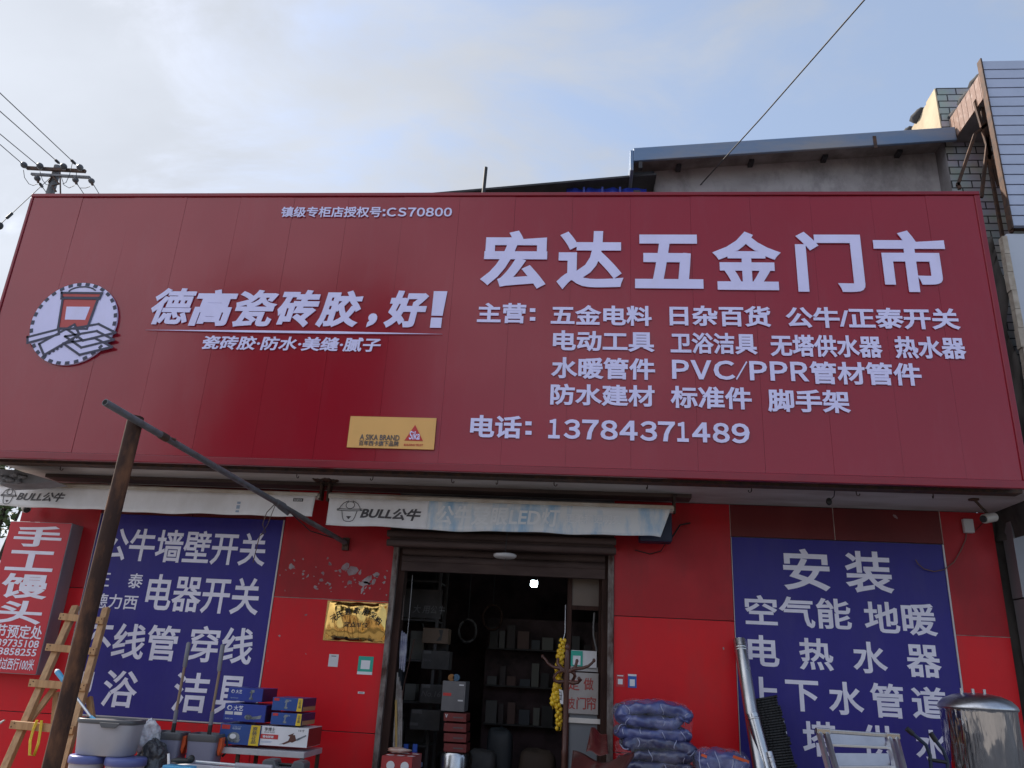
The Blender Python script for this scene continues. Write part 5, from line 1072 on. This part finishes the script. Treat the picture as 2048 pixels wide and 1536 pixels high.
r, q = stock('dull grey carton on top of the red crate stack inside', 886, 928, 1361, 1424, 8.1, .28, mat('dull_grey_carton', (.14, .13, .135), .6, col2=(.11, .105, .11), scale=5)); art(r, q, [[(.05, .5), (.40, .5), (.40, .60), (.05, .60)]], M_red, 'red_bar'); art(r, q, [[(.72, .86), (.92, .86), (.92, .9), (.72, .9)], [(.70, .34), (.92, .34), (.92, .39), (.70, .39)]], M_paper, 'small_print')
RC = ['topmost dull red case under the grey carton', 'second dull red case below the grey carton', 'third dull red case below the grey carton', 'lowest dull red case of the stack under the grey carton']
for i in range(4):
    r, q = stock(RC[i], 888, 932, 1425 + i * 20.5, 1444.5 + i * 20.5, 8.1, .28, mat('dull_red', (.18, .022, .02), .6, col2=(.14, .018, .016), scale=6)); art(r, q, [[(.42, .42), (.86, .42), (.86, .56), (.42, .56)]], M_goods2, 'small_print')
    if i == 0: art(r, q, [[(.06, .85), (.12, .35), (.18, .85), (.14, .85), (.12, .6), (.09, .85)]], M_paper, 'v_mark')
zb_ = at(905, 1506, 8.1).z
r = thing('steel_drum', 'grey steel drum carrying the stack of red cases inside', 'drum', (at(908, 1520, 8.24).x, 8.26, .125)); MB().lathe((r.location.x, 8.26, .125), [(.16, 0), (.17, .02), (.17, zb_ - .16), (.155, zb_ - .128)], 28).build('body', M_galv, r)
for x_, m_, lb in ((903, M_orange, 'orange reel on the grey carton inside the doorway'), (913, mat('reel_blue', (.05, .12, .2), .5), 'blue reel on the grey carton inside the doorway')):
    p = at(x_, 1355, 8.2); tag(MB().tube([(p.x, 8.18, p.z), (p.x, 8.24, p.z)], [.032, .032], 14).tube([(p.x, 8.17, p.z), (p.x, 8.18, p.z)], [.012, .012], 10).build('tape_reel', mat('reel_orange', (.30, .12, .02), .5) if m_ is M_orange else m_), lb, 'reel')
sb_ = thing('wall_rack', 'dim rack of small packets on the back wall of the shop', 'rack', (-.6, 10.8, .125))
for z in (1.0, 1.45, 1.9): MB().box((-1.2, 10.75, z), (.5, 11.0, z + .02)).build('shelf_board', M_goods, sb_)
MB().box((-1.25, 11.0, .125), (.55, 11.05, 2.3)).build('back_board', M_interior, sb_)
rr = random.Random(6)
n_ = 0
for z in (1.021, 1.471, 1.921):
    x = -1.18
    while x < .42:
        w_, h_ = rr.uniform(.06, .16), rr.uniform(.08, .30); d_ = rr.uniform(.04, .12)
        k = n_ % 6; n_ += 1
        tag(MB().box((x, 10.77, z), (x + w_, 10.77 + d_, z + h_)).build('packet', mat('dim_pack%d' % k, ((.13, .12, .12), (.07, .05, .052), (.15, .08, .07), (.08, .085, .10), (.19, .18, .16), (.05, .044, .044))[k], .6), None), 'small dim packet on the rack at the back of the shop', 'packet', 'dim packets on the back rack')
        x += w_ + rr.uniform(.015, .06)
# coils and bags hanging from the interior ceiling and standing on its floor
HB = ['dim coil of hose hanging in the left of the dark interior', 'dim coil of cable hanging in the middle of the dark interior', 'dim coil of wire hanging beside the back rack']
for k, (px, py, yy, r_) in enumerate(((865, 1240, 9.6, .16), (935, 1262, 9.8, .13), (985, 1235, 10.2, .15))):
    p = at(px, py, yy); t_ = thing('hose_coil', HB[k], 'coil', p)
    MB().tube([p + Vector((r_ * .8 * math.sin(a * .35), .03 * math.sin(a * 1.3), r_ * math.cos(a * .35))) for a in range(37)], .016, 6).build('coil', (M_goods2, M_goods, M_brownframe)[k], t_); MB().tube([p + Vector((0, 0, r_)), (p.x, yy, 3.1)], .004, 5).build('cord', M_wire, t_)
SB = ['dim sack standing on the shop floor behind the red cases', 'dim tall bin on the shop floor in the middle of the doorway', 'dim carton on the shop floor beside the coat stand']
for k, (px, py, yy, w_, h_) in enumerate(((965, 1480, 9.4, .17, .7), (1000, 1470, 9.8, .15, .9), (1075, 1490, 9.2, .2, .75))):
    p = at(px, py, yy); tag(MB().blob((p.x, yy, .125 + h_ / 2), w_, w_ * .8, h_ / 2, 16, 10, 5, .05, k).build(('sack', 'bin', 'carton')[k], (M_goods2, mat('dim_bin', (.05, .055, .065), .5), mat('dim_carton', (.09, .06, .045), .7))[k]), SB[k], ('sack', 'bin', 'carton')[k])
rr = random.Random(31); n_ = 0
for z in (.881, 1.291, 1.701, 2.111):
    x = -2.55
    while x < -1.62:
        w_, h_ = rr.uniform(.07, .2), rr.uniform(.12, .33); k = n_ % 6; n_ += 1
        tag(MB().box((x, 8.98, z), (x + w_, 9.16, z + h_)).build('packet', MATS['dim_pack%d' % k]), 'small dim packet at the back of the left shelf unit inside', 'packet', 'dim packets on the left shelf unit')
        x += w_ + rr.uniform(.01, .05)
# tools hanging by the left jamb
LB = ['pale bundle of hose hanging inside the left jamb, uppermost', 'blue and white wrapped tools hanging inside the left jamb', 'bundle of rods standing inside the left jamb', 'long thin pole leaning inside the left jamb', 'yellow cane standing low inside the left jamb']
b = MB()
for k in range(5): b.tube([at(797 + k * 3 - i * 1.2 + 1.5 * math.sin(i + k), 1140 + i * 20, 7.9) for i in range(6)], .012, 6)
tag(b.build('hose_bundle', mat('dusty_hose', (.14, .10, .085), .6, col2=(.07, .045, .04), scale=9)), LB[0], 'hose')
b = MB()
for k in range(6): b.tube([at(804 + (k % 3) * 4 - i * 1.5, 1262 + i * 22 + k * 3, 7.88) for i in range(4)], [.010, .016, .014, .008], 8)
tag(b.build('wrapped_tools', mat('wrapped_tools', (.36, .36, .42), .4, col2=(.03, .035, .14), scale=9, stretch=(1, 1, 1))), LB[1], 'tools')
b = MB()
for k in range(5): b.tube([at(795 + k * 2.2, 1345 + k * 9, 7.9), at(786 + k * 4, 1520, 7.8)], .009, 6)
tag(b.build('rod_bundle', mat('dim_rod', (.30, .27, .25), .5, col2=(.10, .06, .05), scale=6)), LB[2], 'rods')
tag(MB().tube([at(829, 1278, 7.9), at(808, 1370, 7.9), at(795, 1470, 7.85)], .006, 6).build('thin_pole', M_brownframe), LB[3], 'pole')
tag(MB().tube([at(792, 1400, 7.86), at(793, 1520, 7.8)], .012, 8).build('cane', mat('cane_yellow', (.35, .22, .06), .5)), LB[4], 'cane')
tag(MB().tube([at(825, 1150, 7.95), at(822, 1190, 7.95), at(813, 1290, 7.95)], .004, 6).build('pull_rope', mat('dim_white', (.36, .34, .34), .6)), 'pale cord hanging beside the hose bundle inside the left jamb', 'cord')
so_ = thing('plastic_stool', 'bright blue plastic stool low inside the left of the doorway', 'stool', (at(823, 1500, 8.0).x, 8.0, .125))
for x_ in (813, 831): p, q = at(x_, 1488, 8.0), at(x_ + 2, 1525, 8.0); MB().box((p.x - .02, 7.98, .125), (p.x + .02, 8.02, p.z)).build('leg', mat('stool_blue', (.03, .09, .42), .4), so_)
p, q = at(806, 1524, 7.98), at(842, 1530, 7.98); MB().box((p.x, 7.94, q.z - .02), (q.x, 8.06, p.z)).build('seat', mat('stool_seat', (.20, .26, .42), .4), so_)
A, B = at(772, 1508, 7.35), at(832, 1512, 7.35)
rb = thing('game_box', 'red box with round white spots at the foot of the left jamb', 'box', ((A.x + B.x) / 2, 7.4, .12)); zt = A.z
MB().box((A.x, 7.2, .12), (B.x, 7.62, zt)).build('body', mat('spot_box_red', (.34, .03, .03), .5), rb, bevel=.003)
b = MB()
for i in range(3):
    for j in range(2): b.lathe((A.x + .05 + i * .09, 7.30 + j * .2, zt + .0005), [(.001, 0), (.035, 0), (.035, .001), (.001, .0012)], 18)
for i in range(2): b.prism(ring(0, 0, .035, .035, 18), (A.x + .08 + i * .12, 7.1995, zt - .07), (1, 0, 0), (0, 0, 1), (0, -.0015, 0))
b.build('white_spots', M_paper, rb)
p = at(796, 1503, 7.4); tag(MB().blob((p.x, 7.42, zt + .03), .10, .06, .022, 14, 8, noise=.25, seed=4).build('food_packet', mat('packet_tan', (.45, .26, .19), .35, col2=(.55, .45, .40), scale=12)), 'crinkled tan packet lying on the red spotted box', 'packet')

# ------------------------------------------------------------------ right side goods
def quilt(label, xa, xb, yt, yb, Y, d, m, seed, paths, name='quilt_pack', rad=.055):
    """a folded quilt: fat cloth swept along the fold seen from the front, in a crinkled clear cover"""
    A, B = at(xa, (yt + yb) / 2, Y), at(xb, (yt + yb) / 2, Y); zt, zb2 = at((xa + xb) / 2, yt, Y).z, at((xa + xb) / 2, yb, Y).z
    x0_, w_, h = A.x, B.x - A.x, zt - zb2
    r = thing(name, label, 'bedding', (x0_ + w_ / 2, Y + d / 2, zb2), 'plastic wrapped quilts'); rnd = random.Random(seed)
    for path in paths:
        P = [Vector((x0_ + w_ * u, Y + d / 2, zb2 + h * v)) for u, v in path]
        # even out and round the path
        for _ in range(3): P = [P[0]] + [q_ for a_, c_ in zip(P[:-1], P[1:]) for q_ in (a_ * .75 + c_ * .25, a_ * .25 + c_ * .75)] + [P[-1]]
        b = MB(); n = 26; vs = []; fs = []; ph = rnd.uniform(0, 6)
        for i, p in enumerate(P):
            t = (P[min(i + 1, len(P) - 1)] - P[max(i - 1, 0)]).normalized(); nn = Vector((-t.z, 0, t.x)); e_ = min(1, .55 + 3 * min(i, len(P) - 1 - i) / len(P))
            for k in range(n):
                a_ = 6.2832 * k / n; sp = lambda x: math.copysign(abs(x) ** .55, x)
                puff = 1 + .10 * math.sin(i * .33 + ph) + .07 * math.sin(i * .8 + 4 * a_ + ph)
                vs.append(p + nn * sp(math.sin(a_)) * rad * e_ * puff + Vector((0, 1, 0)) * sp(math.cos(a_)) * (d / 2) * (1 + .035 * math.sin(i * .5 + ph)))
        for i in range(len(P) - 1):
            for k in range(n): q_ = i * n + k; q2 = i * n + (k + 1) % n; fs.append((q_, q2, q2 + n, q_ + n))
        fs += [tuple(range(n))[::-1], tuple(range(len(vs) - n, len(vs)))]
        b.add(vs, fs, True); o = b.build('fold', m, r); tx = bpy.data.textures.new('quilting', 'CLOUDS'); tx.noise_scale = .07; tx.noise_depth = 3
        md = o.modifiers.new('sub', 'SUBSURF'); md.levels = md.render_levels = 1
        md = o.modifiers.new('disp', 'DISPLACE'); md.texture = tx; md.strength = .045; md.texture_coords = 'LOCAL'
        b = MB()
        for k in range(4, len(P) - 3, max(5, len(P) // 6)):
            p = P[k]; t = (P[k + 1] - P[k - 1]).normalized(); nn = Vector((-t.z, 0, t.x)); j = rnd.uniform(-.3, .3)
            b.tube([p + nn * math.sin(a_) * rad * 1.06 + t * (.012 * math.sin(3 * a_ + k) + j * .03 * math.cos(a_)) + Vector((0, -abs(math.cos(a_)) ** .55 * d / 2 * 1.015, 0)) for a_ in [-1.35 + i * .18 for i in range(14 + k % 3)]], .0035, 5)
        b.build('piping_stripe', mat('quilt_piping', (.34, .36, .52), .5), o)
    b = MB(); b.blob((x0_ + w_ / 2, Y + d / 2, (zt + zb2) / 2), w_ * .52, d / 2 * 1.06, h * .55, 48, 26, 3.4, .03, seed + 9)
    o = b.build('plastic_cover', M_film, r); tx = bpy.data.textures.new('crinkle', 'CLOUDS'); tx.noise_scale = .10; tx.noise_depth = 5
    md = o.modifiers.new('sub', 'SUBSURF'); md.levels = md.render_levels = 2
    md = o.modifiers.new('disp', 'DISPLACE'); md.texture = tx; md.strength = .07; md.texture_coords = 'LOCAL'
    return r
quilt('upper blue quilt in clear plastic stacked by the right red wall', 1230, 1386, 1406, 1478, 6.95, .5, M_quilt, 1, [[(.86, .60), (.80, .42), (.60, .44), (.25, .42), (.09, .52), (.10, .74), (.30, .84), (.6, .86), (.86, .82), (.95, .68), (.92, .52)], [(.06, .26), (.12, .10), (.5, .12), (.9, .10), (.95, .25)]])
quilt('darker striped quilt pack in plastic just under the upper blue quilt', 1238, 1390, 1478, 1545, 6.93, .5, M_quilt2, 5, [[(.10, .62), (.12, .84), (.5, .86), (.92, .80), (.97, .60), (.94, .46), (.5, .46), (.2, .44)], [(.02, .12), (.4, .14), (.98, .10)]])
q = quilt('rounded blue bedding bag beside the quilt stack', 1388, 1506, 1506, 1570, 6.7, .42, M_quilt, 12, [[(.10, .46), (.3, .52), (.7, .52), (.92, .44)]], name='bedding_bag', rad=.11)
c = at(1481, 1522, 6.70); MB().obox((c.x - .06, c.y - .02, c.z + .02), (.12, .03, -.035), (.006, .0, .02), (0, -.004, 0)).build('orange_print', M_orange, q)
c = at(1407, 1515, 6.70); MB().obox((c.x - .02, c.y - .01, c.z + .01), (.04, .0, -.012), (.006, .0, .018), (0, -.004, 0)).build('orange_print', M_orange, q)
bt = thing('goods_bench', 'low plank bench under the wrapped quilts', 'bench', (.7, 6.9, .12)); zq = min(at(1310, 1540, 6.93).z, at(1440, 1570, 6.7).z) - .03
MB().box((.22, 6.5, zq - .06), (1.3, 7.45, zq)).build('seat', M_wood, bt)
for x in (.25, 1.22):
    for y in (6.55, 7.35): MB().box((x, y, .12), (x + .05, y + .05, zq - .061)).build('leg', M_wood, bt)
# stove pipes
def pipe(label, top, bot, Y0, Y1, r_, m, rings):
    p, q = at(*top, Y0), at(*bot, Y1); d = (q - p).normalized(); L_ = (q - p).length; q2 = p + d * ((.13 - p.z) / d.z)
    r = thing('stove_pipe', label, 'pipe', q2, 'galvanised stove pipes leaning by the right blue panel')
    MB().tube([p, p + d * L_ * .5, q2], r_, 28, hollow=True).build('tube', m, r); MB().tube([p + d * .0005, p + d * .006], r_ * .93, 24).build('mouth', M_dark, r)
    b = MB()
    for s_ in rings: b.tube([p + d * (s_ - .008), p + d * s_, p + d * (s_ + .008)], [r_, r_ + .004, r_], 28, caps=False)
    b.build('seam_ring', m, r); return r
pipe('bright long stove pipe, tallest of those by the right blue panel', (1479, 1280), (1503, 1432), 7.68, 7.42, .0555, M_galv, (.075, .098))
pipe('shorter stove pipe with open mouth leaning on the tall one', (1504, 1428), (1533, 1536), 7.36, 7.26, .052, M_galv, (.04,))
pipe('thin stove pipe standing left of the open-mouthed one', (1500, 1452), (1514, 1536), 7.60, 7.56, .030, M_steel, (.25, .31, .40))
pipe('short pale stove pipe right of the open-mouthed one', (1538, 1504), (1548, 1540), 7.24, 7.2, .026, M_steel, (.04, .075))
tl, tr, brr, bl = at(1511, 1400, 7.62), at(1551, 1393, 7.62), at(1592, 1536, 7.40), at(1547, 1540, 7.40)
mt = thing('black_mat_roll', 'black ribbed rubber mat panel leaning beside the stove pipes', 'mat', bl)
b = MB(); n = Vector((0, -1, -.1)).normalized()
ext_ = 2.6
b.obox(tl, (tr - tl), (bl - tl) * ext_, Vector((0, .035, 0)))
rr = random.Random(13)
for k in range(70):
    t = k / 70 * ext_; a_ = tl + (bl - tl) * t; c_ = tr + (brr - tr) * t
    j = rr.uniform(-.012, .012); a_ = a_ + (a_ - c_).normalized() * (.004 + j); c_ = c_ - (a_ - c_).normalized() * (.006 - j)
    b.tube([a_ + Vector((0, -.008, 0)), (a_ + c_) / 2 + Vector((0, -.016, 0)), c_ + Vector((0, -.008, 0))], .0125, 6)
    for s_ in range(6): b.blob(a_ * (1 - (s_ + .5) / 6) + c_ * ((s_ + .5) / 6) + Vector((0, -.022, 0)), .010, .008, .007, 6, 4)
b.build('ribbed_face', M_black, mt)
# aluminium step ladder
Ya, Yb = 6.7, 6.35
al_ = thing('aluminium_ladder', 'folded aluminium step ladder standing before the right blue panel', 'ladder', (1.9, 6.5, .12))
TL, TR = at(1645, 1465, Ya), at(1784, 1475, Ya); BL, BR = at(1664, 1536, Yb), at(1799, 1536, Yb)
for (t_, b_) in ((TL, BL), (TR, BR)):
    for o_ in (-.026, .026):
        p, q = t_ + Vector((o_, 0, 0)), b_ + Vector((o_, 0, 0)); d = q - p; q = p + d * ((.125 - p.z) / d.z); MB().bar(p, q, .026, .05).build('stile', M_alu, al_, bevel=.004)
rl = MB().bar(TL + Vector((-.05, 0, .012)), TR + Vector((.05, 0, .012)), .045, .03, up=(0, 0, 1)).build('top_rail', M_steel, al_, bevel=.006)
for p in (TL, TR): MB().bar(p + Vector((-.05, -.008, .01)), p + Vector((.05, -.008, .01)), .06, .042, up=(0, 0, 1)).build('end_cap', M_galv, rl, bevel=.006)
for k in range(4):
    t = (.36 + .62 * k); p, q = TL + (BL - TL) * t, TR + (BR - TR) * t
    sp = MB().bar(p + Vector((.03, 0, 0)), q + Vector((-.03, 0, 0)), .028, .02, up=(0, 0, 1)).build('rung', M_alu, al_, bevel=.003)
    t2 = t - .20; p, q = TL + (BL - TL) * t2 + Vector((.045, .03, 0)), TR + (BR - TR) * t2 + Vector((-.045, .03, 0)); h_ = Vector((0, .02, .085))
    MB().obox(p - h_ / 2, q - p, Vector((0, .01, 0)), h_).build('step_plate', mat('step_plate', (.42, .42, .46), .3, .6, col2=(.36, .36, .4), scale=6), sp)
# stainless water tank
Yt = 6.95; A, B = at(1880, 1412, Yt), at(2030, 1416, Yt); zr_ = at(1955, 1415, Yt).z; rad = (B.x - A.x) / 2; cx_ = (A.x + B.x) / 2
tk = thing('water_tank', 'polished stainless steel water tank with domed lid at right', 'water tank', (cx_, Yt + rad * .0, .12))
MB().lathe((cx_, Yt, .12), [(rad * .93, 0), (rad * .955, .02), (rad * .955, zr_ - .12 - .03), (rad * .975, zr_ - .12 - .012)], 64).build('body', M_chrome, tk)
MB().lathe((cx_, Yt, zr_), [(rad * .975, -.016), (rad * 1.0, -.012), (rad * 1.005, .0), (rad * .98, .018), (rad * .86, .055), (rad * .6, .088), (rad * .3, .104), (.012, .108)], 64).build('lid', M_steel, tk)
for x_ in (1923, 1946, 1969): p = at(x_, 1384, Yt - .05); MB().tube([(p.x, Yt - .05, zr_ + .07), (p.x, Yt - .05, zr_ + .135)], .011, 10).build('pipe_stub', M_steel, tk)
# hand truck
ht = thing('hand_truck', 'black hand truck with two slanted grips beside the steel tank', 'hand truck', (2.55, 6.7, .12))
for pts in (((1813, 1457), (1826, 1468), (1852, 1490), (1860, 1510), (1864, 1560)), ((1861, 1466), (1872, 1482), (1886, 1500), (1894, 1520), (1898, 1560))):
    P = [at(x, y, 6.62) for x, y in pts]; MB().tube(P[:2], .019, 12).build('grip', M_black, ht); MB().tube(P[1:] + [Vector((P[-1].x, 6.62, .2))], .013, 10).build('frame_tube', mat('truck_blue_black', (.02, .03, .06), .4, .3), ht)
p, q = at(1857, 1519, 6.62), at(1895, 1525, 6.62); MB().tube([p, q], .013, 10).build('cross_bar', M_black, ht)
for x in (2.42, 2.66): MB().tube([(x, 6.66, .2), (x + .04, 6.66, .2)], .08, 18).build('wheel', M_black, ht)
for o in bpy.data.objects:
    if '_org' in o: del o['_org']
